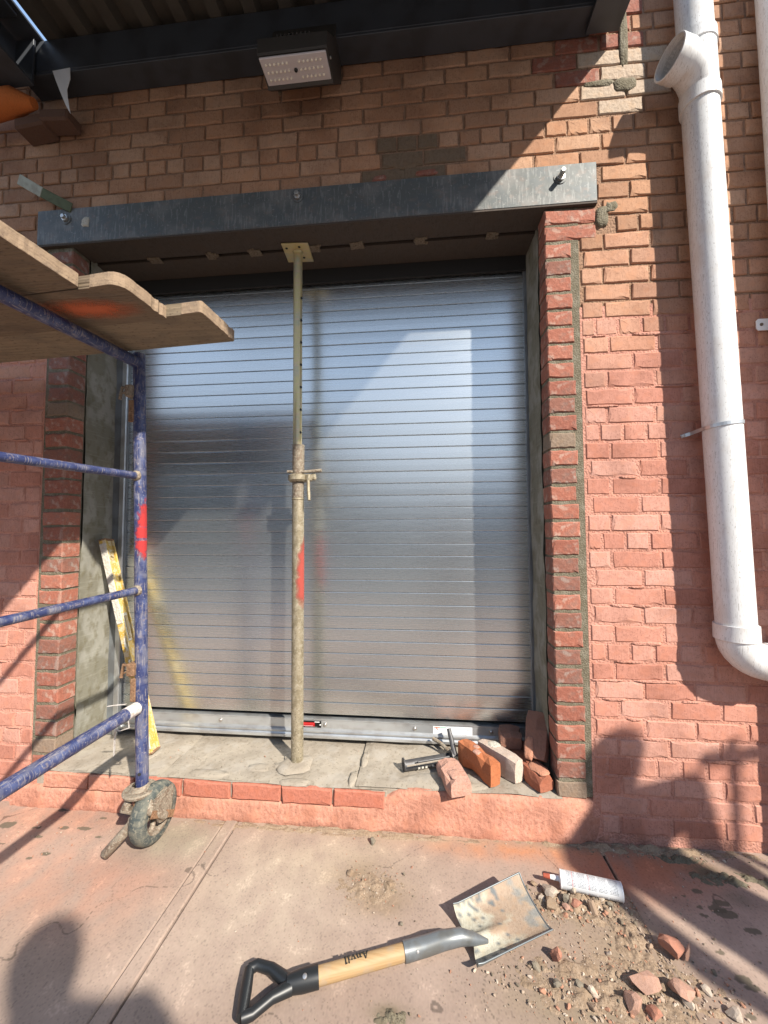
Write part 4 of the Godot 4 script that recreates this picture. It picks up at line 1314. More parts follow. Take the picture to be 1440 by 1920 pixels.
func caster(s: Node3D, at: Vector3) -> void:
	# wheel turned so that its spoked side looks right; hub trails behind the stem
	var n := Vector3(0.99, 0, 0.06).normalized()
	var d := n.cross(Vector3.UP).normalized() * -1.0     # along the wheel, towards the wall side
	if d.z > 0: d = -d      # towards the wall
	var c := at + Vector3(0.035, 0.1, -0.012)
	var fl := mb()
	lathe(fl, at + Vector3(-0.006, 0.178, 0.008), Vector3.UP, [[0, 0.03], [0.004, 0.054], [0.012, 0.057], [0.017, 0.053], [0.017, 0.034], [0.032, 0.025]], 24)
	obj("caster_flange", fl, M.dusty, s)
	var ty := mb()
	lathe(ty, c, n, [[-0.028, 0.066], [-0.029, 0.084], [-0.023, 0.094], [-0.009, 0.0995], [0.009, 0.0995], [0.023, 0.094], [0.029, 0.084], [0.028, 0.066]], 36, false)
	var wheel := obj("caster_wheel", ty, M.tyre, s)
	var rim := mb()
	lathe(rim, c, n, [[-0.022, 0.06], [-0.024, 0.07], [0.024, 0.07], [0.026, 0.066], [0.022, 0.058], [0.008, 0.056], [-0.01, 0.056], [-0.022, 0.06]], 32, false)
	lathe(rim, c, n, [[-0.026, 0.0], [-0.026, 0.02], [0.030, 0.02], [0.034, 0.014], [0.034, 0.0]], 18)
	for k in 5:
		var a := TAU * k / 5 + 0.5
		var o := Vector3.UP * sin(a) + d * cos(a)
		sweep(rim, [c + o * 0.016 + n * 0.006, c + o * 0.04 + n * 0.010, c + o * 0.06 + n * 0.008], [0.012, 0.009, 0.013], 8)
	obj("rim", rim, M.dusty, wheel)
	# fork cheeks
	for side in [-1, 1]:
		var f := mb()
		var o := PackedVector2Array([Vector2(-0.045, 0.178), Vector2(0.045, 0.178), Vector2(0.05, 0.15), Vector2(0.026, 0.082), Vector2(-0.0, 0.074), Vector2(-0.024, 0.082), Vector2(-0.05, 0.135)])
		var bx := Basis(d, Vector3.UP, n * (1.0 if d.cross(Vector3.UP).dot(n) > 0 else 1.0))
		var org: Vector3 = c - Vector3(0, 0.1, 0) + n * side * 0.040
		prism(f, o, -0.003, 0.003, Transform3D(bx, org))
		obj("fork_cheek", f, M.dusty if side > 0 else M.rusty, s)
	var ftop := mb()
	box(ftop, at + Vector3(0.02, 0.174, -0.004), Vector3(0.09, 0.009, 0.085), 0.003, Basis(Vector3.UP, -0.22))
	for q in [-1, 1]:
		sweep(ftop, [at + Vector3(0.01 + 0.036 * q, 0.172, 0.03), at + Vector3(0.012 + 0.046 * q, 0.145, 0.045), c + n * 0.044 * q + Vector3(0, 0.012, 0.02), c + n * 0.044 * q + Vector3(0, -0.008, 0)], [0.014, 0.017, 0.016, 0.014], 10)
	obj("fork_crown", ftop, M.dusty, s)
	# brake: two flat straps and a lever that reaches forward and down
	var br := mb()
	box(br, c + n * 0.047 - d * 0.012 + Vector3(0, 0.006, 0), Vector3(0.135, 0.024, 0.004), 0.001, Basis(n.cross(Vector3.UP), Vector3.UP, n).rotated(n, -0.55))
	obj("brake_strap", br, M.rusty, s)
	var tip := Vector3(-1.089, 0.02, 0.237) + Vector3(0.0, 0.0, 0.0)
	var root := c - d * 0.07 + Vector3(-0.035, -0.004, 0)
	var lv := mb()
	sweep(lv, [root + Vector3(0.03, 0.022, -0.02), root, root.lerp(tip, 0.35), tip, tip + (tip - root) * 0.02], [0.015, 0.0165, 0.017, 0.0165, 0.012], 14)
	obj("brake_lever", lv, M.dusty, s)
	var jb := mb()
	box(jb, root + Vector3(0.012, 0.012, -0.008), Vector3(0.04, 0.03, 0.03), 0.004, Basis(Vector3.UP, 0.6))
	obj("brake_joint", jb, M.dusty, s)

func boards() -> void:
	# worn scaffold boards lying on the bearer; ends stepped back one behind the other
	var specs := [
		[-0.662, 0.224, 0.190, "board_pale", "pale clean scaffold board nearest the wall, its end reaching furthest right", 0.008],
		[-0.800, 0.396, 0.182, "board", "brown scaffold board with an orange spray mark underneath and a worn round corner", 0.034],
		[-0.930, 0.580, 0.205, "board", "grimy scaffold board with a split edge, third from the wall", 0.012],
		[-0.945, 0.790, 0.20, "board", "scaffold board nearest the viewer, only its corner end in view", 0.03]]
	for k in specs.size():
		var q: Array = specs[k]
		var b := thing("scaffold_board", q[4], "scaffold board", Vector3(q[0], 1.79 - 0.03 * (q[1] - 0.15) + 0.012, q[1]), "boards on the scaffold")
		b.rotation.y = -0.125 * 0.6
		var L := 2.0
		var w: float = q[2]
		var cr: float = q[5]
		var t := 0.038
		# outline in (x, z); the right end is ragged, its near corner rounded by wear
		var o := PackedVector2Array()
		o.append(Vector2(-L, 0)); o.append(Vector2(-L * 0.5, 0.001))
		o.append(Vector2(-0.003, 0.0))
		o.append(Vector2(0.0, 0.004))
		for e in 14:
			o.append(Vector2(rng.randf_range(-0.0012, 0.001) - (0.005 if rng.randf() < 0.08 else 0.0), w * (0.06 + 0.053 * e)))
		for e in 5:
			var a := PI / 2 * e / 4
			o.append(Vector2(-cr + cr * cos(a), w - cr + cr * sin(a)))
		o.append(Vector2(-cr - 0.06, w - 0.002)); o.append(Vector2(-L * 0.5, w)); o.append(Vector2(-L, w))
		var st := mb()
		prism(st, o, -t, 0.0, Transform3D(Basis(Vector3(1, 0, 0), Vector3(0, 0, 1), Vector3(0, -1, 0)), Vector3.ZERO))
		obj("plank_body", st, M[q[3]], b)
		# the bare sawn end, a thin cap just proud of the plank
		var en := mb()
		for i in range(3, o.size() - 3):
			var p0 := Vector3(o[i].x, t / 2, o[i].y)
			var p1 := Vector3(o[i + 1].x, t / 2, o[i + 1].y)
			if (p1 - p0).length() < 0.001: continue
			var dir := (p1 - p0).normalized()
			var nrm := Vector3(dir.z, 0, -dir.x)
			box(en, (p0 + p1) / 2 + nrm * 0.0006, Vector3(0.0026, t * rng.randf_range(0.97, 1.0), (p1 - p0).length() + 0.0015), 0.0008, Basis(nrm, Vector3.UP, nrm.cross(Vector3.UP)))
		obj("sawn_end", en, M.board_end, b)
		if k == 1:
			place("orange_spray", sticker(0.34, 0.15), spray_mat(Color(0.50, 0.12, 0.045), 5, 0.16, 1.15), b, Transform3D(Basis(Vector3.RIGHT, Vector3.BACK, Vector3.DOWN), Vector3(-0.19, -0.0008, 0.092)))

func prop() -> void:
	var p := thing("shoring_prop", "adjustable steel shoring prop standing on the sill and holding up the lintel", "shoring prop", Vector3(-0.535, 0.152, -0.12))
	var top := 2.387 - 0.009 - 0.152
	var pl := mb()
	box(pl, Vector3(-0.012, top - 0.004, -0.008), Vector3(0.118, 0.007, 0.118), 0.0015, Basis(Vector3.UP, 0.06))
	var plate := obj("head_plate", pl, M.zinc, p)
	for h in [[-0.04, 0.035], [0.018, 0.038], [0.02, -0.03]]:
		var hl := mb()
		lathe(hl, Vector3(-0.012 + h[0], top - 0.0076, -0.008 + h[1]), Vector3.DOWN, [[0, 0.006], [0.0006, 0.006], [0.0006, 0.0]], 12)
		obj("plate_hole", hl, M.gap, plate)
	var tu := mb()
	sweep(tu, [Vector3(-0.004, 1.22, 0), Vector3(-0.01, top - 0.008, -0.004)], 0.0195, 24)
	lathe(tu, Vector3(-0.01, top - 0.0085, -0.004), Vector3.DOWN, [[0, 0.024], [0.006, 0.022], [0.01, 0.0195]], 20)
	var tube := obj("inner_tube", tu, M.zinc, p)
	for k in 7:
		var hl := mb()
		lathe(hl, Vector3(-0.0065 + 0.0178, 1.40 + 0.1 * k, 0.0085), Vector3(0.92, 0, 0.4), [[0, 0.006], [0.0014, 0.006], [0.0014, 0.0]], 10)
		obj("pin_hole", hl, M.gap, tube)
	var ou := mb()
	sweep(ou, [Vector3(0.004, 0.012, 0), Vector3(0, 1.115, 0)], 0.0255, 24)
	lathe(ou, Vector3(0, 1.105, 0), Vector3.UP, [[0, 0.0255], [0.003, 0.0275], [0.007, 0.027], [0.009, 0.025]], 20)
	obj("outer_tube", ou, M.oldzinc, p)
	# thread
	var th := mb()
	var prof := []
	for k in 38:
		prof.append([0.006 * k, 0.0238]); prof.append([0.006 * k + 0.002, 0.0262]); prof.append([0.006 * k + 0.004, 0.0262])
	lathe(th, Vector3(0, 1.114, 0), Vector3.UP, prof, 20, false)
	lathe(th, Vector3(0, 1.114 + 0.226, 0), Vector3.UP, [[0, 0.0262], [0.006, 0.026], [0.006, 0.0]], 20)
	obj("thread", th, M.dusty, p)
	var nu := mb()
	lathe(nu, Vector3(0, 1.20, 0), Vector3.UP, [[-0.016, 0.026], [-0.016, 0.036], [-0.008, 0.043], [0.012, 0.043], [0.016, 0.036], [0.016, 0.026]], 20)
	box(nu, Vector3(0.045, 1.20, 0.01), Vector3(0.036, 0.030, 0.03), 0.005, Basis(Vector3.UP, -0.3))
	box(nu, Vector3(0.068, 1.205, 0.0), Vector3(0.022, 0.030, 0.02), 0.005)
	var nut := obj("collar_nut", nu, M.oldzinc, p)
	var ha := mb()
	sweep(ha, [Vector3(0.05, 1.19, 0.02), Vector3(0.054, 1.15, 0.03), Vector3(0.062, 1.10, 0.045)], [0.0075, 0.007, 0.0065], 10)
	obj("handle", ha, M.oldzinc, nut)
	var pn := mb()
	sweep(pn, [Vector3(-0.045, 1.228, 0.012), Vector3(0.03, 1.226, 0.012), Vector3(0.105, 1.232, 0.008)], [0.0065, 0.0065, 0.0075], 10)
	obj("pin", pn, M.dusty, p)
	var rp := mb()
	half_sleeve(rp, Vector3(0.003, 0.79 - 0.152, 0), Vector3(0.001, 1.13 - 0.152, 0), 0.0259, 175.0, 392.0, 99)
	place("red_paint", rp.commit(), spray_mat(Color(0.36, 0.06, 0.045), 25, 0.12), p)
	var bp := mb()
	box(bp, Vector3(0.004, 0.004, 0), Vector3(0.10, 0.008, 0.10), 0.002, Basis(Vector3.UP, 0.35))
	lump(bp, Vector3(0.004, 0.006, 0.02), Vector3(0.15, 0.13, 0.006), 641, Basis(Vector3.RIGHT, Vector3.FORWARD, Vector3.UP))
	obj("base_plate", bp, M.sill, p)

func spirit_level() -> void:
	var t := Vector3(-1.486, 1.085, -0.19)
	var b := Vector3(-1.186, 0.158, -0.135)
	var s := thing("spirit_level", "yellow spirit level splashed with plaster, leaning in the left corner of the doorway", "spirit level", b)
	var bs := axes(t - b, Vector3(0.12, 0, 1.0))          # x across the narrow side, z the broad face
	s.basis = bs
	var L := (t - b).length()
	var n := 1.0 if bs.z.x > 0 else -1.0
	var w := 0.030     # narrow
	var h := 0.062     # broad
	# I-section: two flanges and a web
	var st := mb()
	for e in [-1, 1]:
		box(st, Vector3(e * 0.0, L / 2, 0) + Vector3(e * (h / 2 - 0.004), 0, 0), Vector3(0.008, L, w), 0.0015)
	box(st, Vector3(0, L / 2, 0), Vector3(h - 0.014, L, 0.012), 0.001)
	obj("frame", st, M.yellow, s)
	for y in [0.06, 0.985]:
		pass
	for q in [[L - 0.085, 0.017, true], [L * 0.57, 0.05, false], [L * 0.36, 0.017, true]]:
		var v := mb()
		if q[2]:
			lathe(v, Vector3(0, q[0], n * 0.005), Vector3(0, 0, n), [[0, 0.017], [0.003, 0.017], [0.003, 0.013], [0.0015, 0.0]], 20)
		else:
			box(v, Vector3(0, q[0], n * 0.0065), Vector3(0.030, 0.13, 0.006), 0.003)
		var f := obj("vial_frame", v, M.yellow if q[2] else M.plaster, s)
		var g := mb()
		if q[2]:
			sweep(g, [Vector3(-0.009, q[0] - 0.004, n * 0.0085), Vector3(0.009, q[0] + 0.004, n * 0.0085)], 0.004, 10)
		else:
			box(g, Vector3(0, q[0], n * 0.0098), Vector3(0.017, 0.106, 0.004), 0.002)
		obj("vial", g, M.vial, f)
	# end caps and dried plaster on the narrow edge
	var ec := mb()
	for y in [0.002, L - 0.002]:
		box(ec, Vector3(0, y, 0), Vector3(h + 0.002, 0.008, w + 0.002), 0.0015)
	obj("end_cap", ec, M.rusty, s)
	var pp := mb()
	var ex := -n if bs.x.z < 0 else 1.0
	ex = 1.0 if bs.x.z > 0 else -1.0
	for q in [[L - 0.02, L - 0.40, 1], [L * 0.40, L * 0.36, 2], [0.02, 0.26, 3]]:
		box(pp, Vector3(ex * (h / 2 + 0.001), (q[0] + q[1]) / 2, 0), Vector3(0.004, absf(q[1] - q[0]), w * 0.98), 0.0015)
	for k in 5:
		lump(pp, Vector3(ex * 0.012 + rng.randf_range(-0.02, 0.02), rng.randf_range(0.05, L - 0.05), n * 0.0062), Vector3(0.02, rng.randf_range(0.03, 0.09), 0.002), 660 + k, Basis(Vector3.RIGHT * n, Vector3.UP, Vector3.BACK * n))
	obj("dried_plaster", pp, M.plaster, s)

func loose_brick(label: String, m: Material, at: Vector3, dims: Vector3, basis: Basis, s: int) -> Node3D:
	# dims: width, height, length (length along local z)
	var st := mb()
	var r := RandomNumberGenerator.new()
	r.seed = s
	st.set_smooth_group(FLAT)
	var nseg := 5
	var rings := []
	for i in nseg + 1:
		var z := -dims.z / 2 + dims.z * i / nseg
		var e := 0.004 if i == 0 or i == nseg else 0.0
		var ring := []
		for c in [[-1, -1], [0, -1], [1, -1], [1, 0], [1, 1], [0, 1], [-1, 1], [-1, 0]]:
			var chip := 0.0
			if c[0] != 0 and c[1] != 0: chip = 0.003 + (r.randf() * 0.010 if r.randf() < 0.3 else 0.0)
			ring.append(Vector3(c[0] * (dims.x / 2 - chip - e) + r.randf_range(-0.0012, 0.0012), c[1] * (dims.y / 2 - chip - e) + r.randf_range(-0.0012, 0.0012), z + r.randf_range(-0.002, 0.002)))
		rings.append(ring)
	for i in nseg:
		for k in 8:
			oquad(st, rings[i][k], rings[i][(k + 1) % 8], rings[i + 1][(k + 1) % 8], rings[i + 1][k], Vector3(0, 0, rings[i][k].z))
	for e in [0, nseg]:
		var c := Vector3(0, 0, (-1.0 if e == 0 else 1.0) * dims.z / 2)
		for k in 8:
			otri(st, c, rings[e][k], rings[e][(k + 1) % 8], Vector3.ZERO)
	var o := obj("loose_brick", st, m, null, Transform3D(basis, at))
	tag(o, label, "brick", "loose bricks on the right end of the sill")
	return o

func loose_bricks() -> void:
	var y := 0.157
	var yaw := func(back: Vector3, front: Vector3) -> Basis:
		var d := (front - back).normalized()
		return Basis(Vector3.UP.cross(d), Vector3.UP, d)
	var b1 := loose_brick("pale pink worn brick lying flat, leftmost of the loose bricks on the sill", M.loose.pale, Vector3(0.109, y + 0.028, -0.030), Vector3(0.088, 0.056, 0.165), yaw.call(Vector3(0.086, 0, -0.13), Vector3(0.135, 0, 0.03)), 3)
	var b2 := loose_brick("clean orange brick on edge, in front of the white sticker on the shutter bar", M.loose.orange, Vector3(0.214, y + 0.046, -0.106), Vector3(0.058, 0.092, 0.196), yaw.call(Vector3(0.165, 0, -0.19), Vector3(0.270, 0, -0.025)), 4)
	var b3 := loose_brick("whitened brick crusted with old mortar, right of the orange brick", M.loose.white, Vector3(0.302, y + 0.045, -0.128), Vector3(0.057, 0.09, 0.19), yaw.call(Vector3(0.24, 0, -0.20), Vector3(0.355, 0, -0.055)), 5)
	var b4 := loose_brick("dark red brick with a chipped orange top, lying against the right jamb", M.loose.dark, Vector3(0.408, y + 0.033, -0.095), Vector3(0.072, 0.066, 0.19), yaw.call(Vector3(0.365, 0, -0.185), Vector3(0.446, 0, -0.015)), 6)
	# old mortar still stuck to some of them
	var k := 0
	for q in [[b1, 0.028, 0.05], [b2, 0.046, 0.03], [b3, 0.045, 0.045], [b2, 0.046, 0.025]]:
		k += 1
		var cr := mb()
		lump(cr, Vector3(rng.randf_range(-0.012, 0.012), q[1] - 0.001, rng.randf_range(-0.06, 0.06)), Vector3(q[2], q[2] * 1.2, 0.0022), 930 + k, Basis(Vector3.RIGHT, Vector3.FORWARD, Vector3.UP))
		obj("stuck_mortar", cr, M.plaster if k == 3 else M.loose.pale, q[0])
	var ch := mb()
	lump(ch, Vector3(0.005, 0.0325, 0.045), Vector3(0.06, 0.09, 0.004), 31, Basis(Vector3.RIGHT, Vector3.FORWARD, Vector3.UP))
	obj("broken_face", ch, M.loose.broken, b4)
	var b5 := loose_brick("brown brick standing on end, leaning on the right jamb with a broken corner", M.loose.brown, Vector3(0.452, y + 0.066 + 0.080, -0.130), Vector3(0.09, 0.056, 0.168), Basis.from_euler(Vector3(0.95, -0.45, 0.10)), 7)
	var c2 := mb()
	lump(c2, Vector3(-0.02, 0.0275, 0.055), Vector3(0.035, 0.085, 0.005), 37, Basis(Vector3.RIGHT, Vector3.FORWARD, Vector3.UP))
	obj("broken_face", c2, M.loose.broken, b5)
	loose_brick("brown brick seen end-on at the back, touching the shutter bar", M.loose.brown, Vector3(0.362, y + 0.095, -0.215), Vector3(0.092, 0.06, 0.09), Basis.from_euler(Vector3(0.1, -0.1, -0.04)), 8)
	loose_brick("brick under the brown one at the back, mostly hidden", M.loose.dark, Vector3(0.40, y + 0.031, -0.225), Vector3(0.10, 0.06, 0.075), Basis(), 9)

func caulking_gun() -> void:
	var g := thing("caulking_gun", "dirty black caulking gun lying on the sill beside the loose bricks", "caulking gun", Vector3(0.0, 0.156, -0.11))
	var a := Vector3(-0.082, 0.024, 0.012)
	var b := Vector3(0.11, 0.026, -0.06)
	var d := (b - a).normalized()
	var side := d.cross(Vector3.UP).normalized()
	# half-round cradle
	var st := mb()
	var n := 10
	for i in n:
		var t0 := PI * (0.98 * i / n) - 0.15
		var t1 := PI * (0.98 * (i + 1) / n) - 0.15
		var o0 := side * cos(t0) * -1.0 - Vector3.UP * sin(t0)
		var o1 := side * cos(t1) * -1.0 - Vector3.UP * sin(t1)
		st.set_smooth_group(7)
		oquad(st, a + o0 * 0.024, b + o0 * 0.024, b + o1 * 0.024, a + o1 * 0.024, (a + b) / 2)
		oquad(st, a + o0 * 0.0225, b + o0 * 0.0225, b + o1 * 0.0225, a + o1 * 0.0225, (a + b) / 2 + o0 * 1.0)
	obj("cradle", st, M.gunmetal, g)
	var fr := mb()
	lathe(fr, a - d * 0.002, d, [[0, 0.008], [0, 0.025], [0.004, 0.025], [0.004, 0.008]], 20)
	lathe(fr, b, d, [[0, 0.0], [0, 0.025], [0.005, 0.025], [0.005, 0.0]], 20)
	obj("end_ring", fr, M.gunmetal, g)
	var dust := mb()
	box(dust, (a + b) / 2 + Vector3.UP * 0.006 + side * 0.0235, Vector3(0.006, (b - a).length() * 0.95, 0.004), 0.001, axes(d, Vector3.UP))
	obj("mortar_crust", dust, M.sill, g)
	var rod := mb()
	sweep(rod, [a + d * 0.06, b + d * 0.11], 0.0045, 8)
	sweep(rod, [b + d * 0.11, b + d * 0.112 + Vector3(0, -0.012, 0.006), b + d * 0.11 + Vector3(0, -0.02, 0.02)], 0.0045, 8)
	obj("rod", rod, M.gunmetal, g)
	var h := mb()
	var hb := b + d * 0.02
	sweep(h, [hb, hb + Vector3(-0.012, 0.045, -0.045), hb + Vector3(-0.022, 0.08, -0.062)], [0.012, 0.011, 0.009], 10)
	obj("handle", h, M.gunmetal, g)
	var tr := mb()
	sweep(tr, [hb + Vector3(-0.02, 0.004, -0.02), hb + Vector3(-0.06, 0.02, -0.06), hb + Vector3(-0.09, 0.028, -0.075)], [0.008, 0.007, 0.008], 8)
	obj("trigger", tr, M.dusty, g)
	# pale worn lettering blocks on the cradle
	var lt := mb()
	for k in 7:
		var q := a.lerp(b, 0.28 + 0.075 * k) - side * 0.0 + (side * 0.0225 - Vector3.UP * 0.0105) * 1.03
		if k == 3: continue
		box(lt, q, Vector3(0.008, 0.009, 0.001), 0.0003, axes(d, Vector3.UP))
	obj("worn_lettering", lt, M.plaster, g)

func shovel() -> void:
	var s := thing("shovel", "square-mouth shovel with a wooden shaft and black D grip lying on the pavement", "shovel")
	var A := Vector3(-0.292, 0.026, 0.546)
	var B := Vector3(-0.053, 0.034, 0.467)
	# wooden shaft
	var w := mb()
	sweep(w, [A - (B - A) * 0.05, A.lerp(B, 0.5), B + (B - A) * 0.1], 0.0185, 24)
	var shaft := obj("shaft", w, M.ash, s)
	# lettering on the shaft, upside down from where one stands
	var tm := TextMesh.new()
	tm.text = "Anvil"
	var fnt := SystemFont.new()
	fnt.font_names = PackedStringArray(["Droid Serif"])
	fnt.font_weight = 700
	fnt.font_italic = true
	tm.font = fnt
	tm.font_size = 32
	tm.pixel_size = 0.00072
	tm.depth = 0.004
	var d := (B - A).normalized()
	var up := (Vector3(0.0, 0.86, -0.05) - d * Vector3(0.0, 0.86, -0.05).dot(d)).normalized()
	var bx := -d
	var bz := up
	var by := bz.cross(bx)
	place("lettering", tm, M.ink, shaft, Transform3D(Basis(bx, by, bz), A.lerp(B, 0.50) + up * 0.0172 + by * -0.002))
	# steel socket that sweeps up into the blade
	var so := mb()
	sweep(so, [B - d * 0.004, B + d * 0.06, Vector3(0.045, 0.047, 0.442), Vector3(0.092, 0.050, 0.432), Vector3(0.128, 0.040, 0.424), Vector3(0.165, 0.026, 0.412)], [0.0215, 0.021, 0.0205, 0.0185, 0.014, 0.005], 24)
	obj("socket", so, M.socket, s)
	var rv := mb()
	lathe(rv, B + d * 0.03 + Vector3(0.004, 0.0105, 0.0185), Vector3(0.1, 0.5, 0.85), [[0, 0.004], [0.0015, 0.0035], [0.002, 0.0]], 8)
	obj("rivet", rv, M.bolt, s)
	# blade: a dished sheet with turned-up sides
	var tl := Vector3(0.086, 0.022, 0.336)
	var bl := Vector3(0.136, 0.020, 0.489)
	var tr := Vector3(0.287, 0.074, 0.250)
	var brr := Vector3(0.345, 0.030, 0.372)
	var nu := 26
	var nv := 22
	var g := []
	for i in nu + 1:
		var u := float(i) / nu
		var row := []
		for k in nv + 1:
			var v := float(k) / nv
			var q := tl.lerp(tr, u).lerp(bl.lerp(brr, u), v)
			var e := absf(v - 0.5) * 2.0
			q.y += -0.014 * (1.0 - pow(e, 3.0)) * (0.5 + 0.5 * u) + 0.024 * pow(e, 7.0) * (1.0 - u * 0.85)
			q.y += 0.026 * exp(-pow((v - 0.55) / 0.10, 2.0)) * clampf(1.0 - u / 0.62, 0.0, 1.0)
			q.y = maxf(q.y, 0.004)
			if i == 0: q += Vector3(0.02 * (1.0 - e) - 0.006, 0, 0)
			row.append(q)
		g.append(row)
	var wn := noise(77, 3.0, 4)
	var wc := noise(78, 9.0, 3)
	var bs := mb()
	bs.set_smooth_group(8)
	for i in nu:
		for k in nv:
			var c: Vector3 = (g[i][k] + g[i + 1][k + 1]) / 2.0
			for e in [[0, 0], [1, 1], [1, 0], [0, 0], [0, 1], [1, 1]]:
				var u := float(i + e[0]) / nu
				var v := float(k + e[1]) / nv
				var nz := wn.get_noise_2d(u, v)
				var col := Color(0.40, 0.385, 0.315)
				col = col.lerp(Color(0.31, 0.235, 0.17), smoothstep(0.30, 0.52, u + nz * 0.45 - 0.2 * v + 0.1) * smoothstep(1.02, 0.86, u + nz * 0.2))
				col = col.lerp(Color(0.20, 0.20, 0.19), smoothstep(0.86, 0.97, u + nz * 0.35))
				if wc.get_noise_2d(u, v) > 0.42 - 0.25 * smoothstep(0.3, 0.0, minf(v, 1.0 - v)) and u < 0.6: col = Color(0.12, 0.13, 0.135)
				bs.set_color(col)
				bs.add_vertex(g[i + e[0]][k + e[1]])
	bs.set_color(Color(0.2, 0.2, 0.19))
	bs.set_smooth_group(9)
	var dn := Vector3(0, -0.002, 0)
	for i in nu:
		for k in nv:
			var c: Vector3 = (g[i][k] + g[i + 1][k + 1]) / 2.0
			oquad(bs, g[i][k] + dn, g[i + 1][k] + dn, g[i + 1][k + 1] + dn, g[i][k + 1] + dn, c + Vector3.UP)
	var blade := obj("blade", bs, M.blade, s)
	var ed := mb()
	var rimp := []
	for k in nv + 1: rimp.append(g[nu][k])
	sweep(ed, rimp, 0.0022, 6)
	for kk in [0, nv]:
		var sd := []
		for i in nu + 1: sd.append(g[i][kk])
		sweep(ed, sd, 0.0022, 6)
	obj("blade_edge", ed, M.bladeedge, blade)
	# D grip
	var gp := mb()
	var gA := Vector3(-0.442, 0.022, 0.534)
	var gB := Vector3(-0.416, 0.022, 0.632)
	var neck := Vector3(-0.335, 0.024, 0.560)
	sweep(gp, [A + d * 0.03, A - d * 0.01, neck], [0.0225, 0.022, 0.018], 18)
	var lug := obj("grip_ferrule", gp, M.black, s)
	var gm := mb()
	sweep(gm, [gA, gA.lerp(gB, 0.5), gB], [0.0125, 0.0145, 0.0125], 14)
	sweep(gm, [gA, Vector3(-0.425, 0.023, 0.522), Vector3(-0.385, 0.024, 0.529), neck + Vector3(0.01, 0, -0.003)], [0.0125, 0.012, 0.0125, 0.016], 14)
	sweep(gm, [gB, Vector3(-0.395, 0.023, 0.622), Vector3(-0.362, 0.024, 0.588), neck + Vector3(0.01, 0, 0.003)], [0.0125, 0.012, 0.0125, 0.016], 14)
	obj("d_grip", gm, M.black, s)
	var bo := mb()
	lathe(bo, A + d * 0.004 + Vector3(-0.004, 0.019, 0.012), Vector3(0, 0.85, 0.5), [[0, 0.006], [0.002, 0.005], [0.0028, 0.0]], 10)
	obj("bolt", bo, M.bolt, lug)

func caulk_tube() -> void:
	var a := Vector3(0.424, 0.0255, 0.197)
	var b := Vector3(0.592, 0.0255, 0.227)
	var d := (b - a).normalized()
	var t := thing("sealant_tube", "white sealant cartridge with small print, lying by the rubble", "sealant tube")
	var st := mb()
	# printed body with its own coordinates round and along
	var n := 28
	var u := d.cross(Vector3.UP).normalized()
	var v := u.cross(d)
	for k in n:
		for e in [[0, 0], [1, 0], [1, 1], [0, 0], [1, 1], [0, 1]]:
			var an: float = TAU * (k + e[0]) / n
			var o := u * cos(an) + v * sin(an)
			st.set_normal(o)
			st.set_uv(Vector2(e[1], float(k + e[0]) / n))
			st.add_vertex((a if e[1] == 0 else b) + o * 0.0245)
	place("body", st.commit(), decal_mat("tube"), t)
	var c := mb()
	lathe(c, a, -d, [[-0.003, 0.0248], [0.001, 0.0248], [0.001, 0.012], [0.004, 0.0075], [0.02, 0.007], [0.042, 0.005], [0.042, 0.0]], 20)
	obj("nozzle_cap", c, M.white, t)
	var r := mb()
	lathe(r, a - d * 0.030, -d, [[0, 0.0068], [0.004, 0.0072], [0.020, 0.006], [0.020, 0.0]], 12)
	obj("red_tip", r, M.stones[4], t)
	var bk := mb()
	lathe(bk, b, d, [[-0.001, 0.0248], [0.002, 0.0248], [0.002, 0.022], [-0.004, 0.021], [-0.004, 0.0]], 20)
	obj("base_rim", bk, M.white, t)

# ---------------------------------------------------------------- rubble
func dirt_patch(called: String, label: String, at: Vector3, sx: float, sz: float, hgt: float, s: int, dark := false) -> void:
	var n := noise(s, 24.0, 5)
	var n2 := noise(s + 9, 90.0, 2)
	var na := 64
	var nb := 48
	var g := []
	for i in na + 1:
		var row := []
		for k in nb + 1:
			var x := (float(i) / na - 0.5) * 2.4 * sx
			var z := (float(k) / nb - 0.5) * 2.4 * sz
			var e := exp(-1.6 * (x * x / (sx * sx) + z * z / (sz * sz)))
			var q := n.get_noise_2d(at.x + x, at.z + z)
			var y := hgt * (e * (1.0 + q * 2.6) + n2.get_noise_2d(at.x + x, at.z + z) * 0.55 * e) - hgt * 0.40
			row.append(Vector3(x, maxf(y, -0.006), z))
		g.append(row)
	var st := mb()
	st.set_smooth_group(10)
	for i in na:
		for k in nb:
			if g[i][k].y < -0.005 and g[i + 1][k + 1].y < -0.005 and g[i + 1][k].y < -0.005 and g[i][k + 1].y < -0.005: continue
			oquad(st, g[i][k], g[i + 1][k], g[i + 1][k + 1], g[i][k + 1], (g[i][k] + g[i + 1][k + 1]) / 2.0 - Vector3.UP)
	var o := obj(called, st, M.darkdirt if dark else M.dirt, null, Transform3D(Basis(), at))
	tag(o, label, "dirt")
	o.set_meta("kind", "stuff")

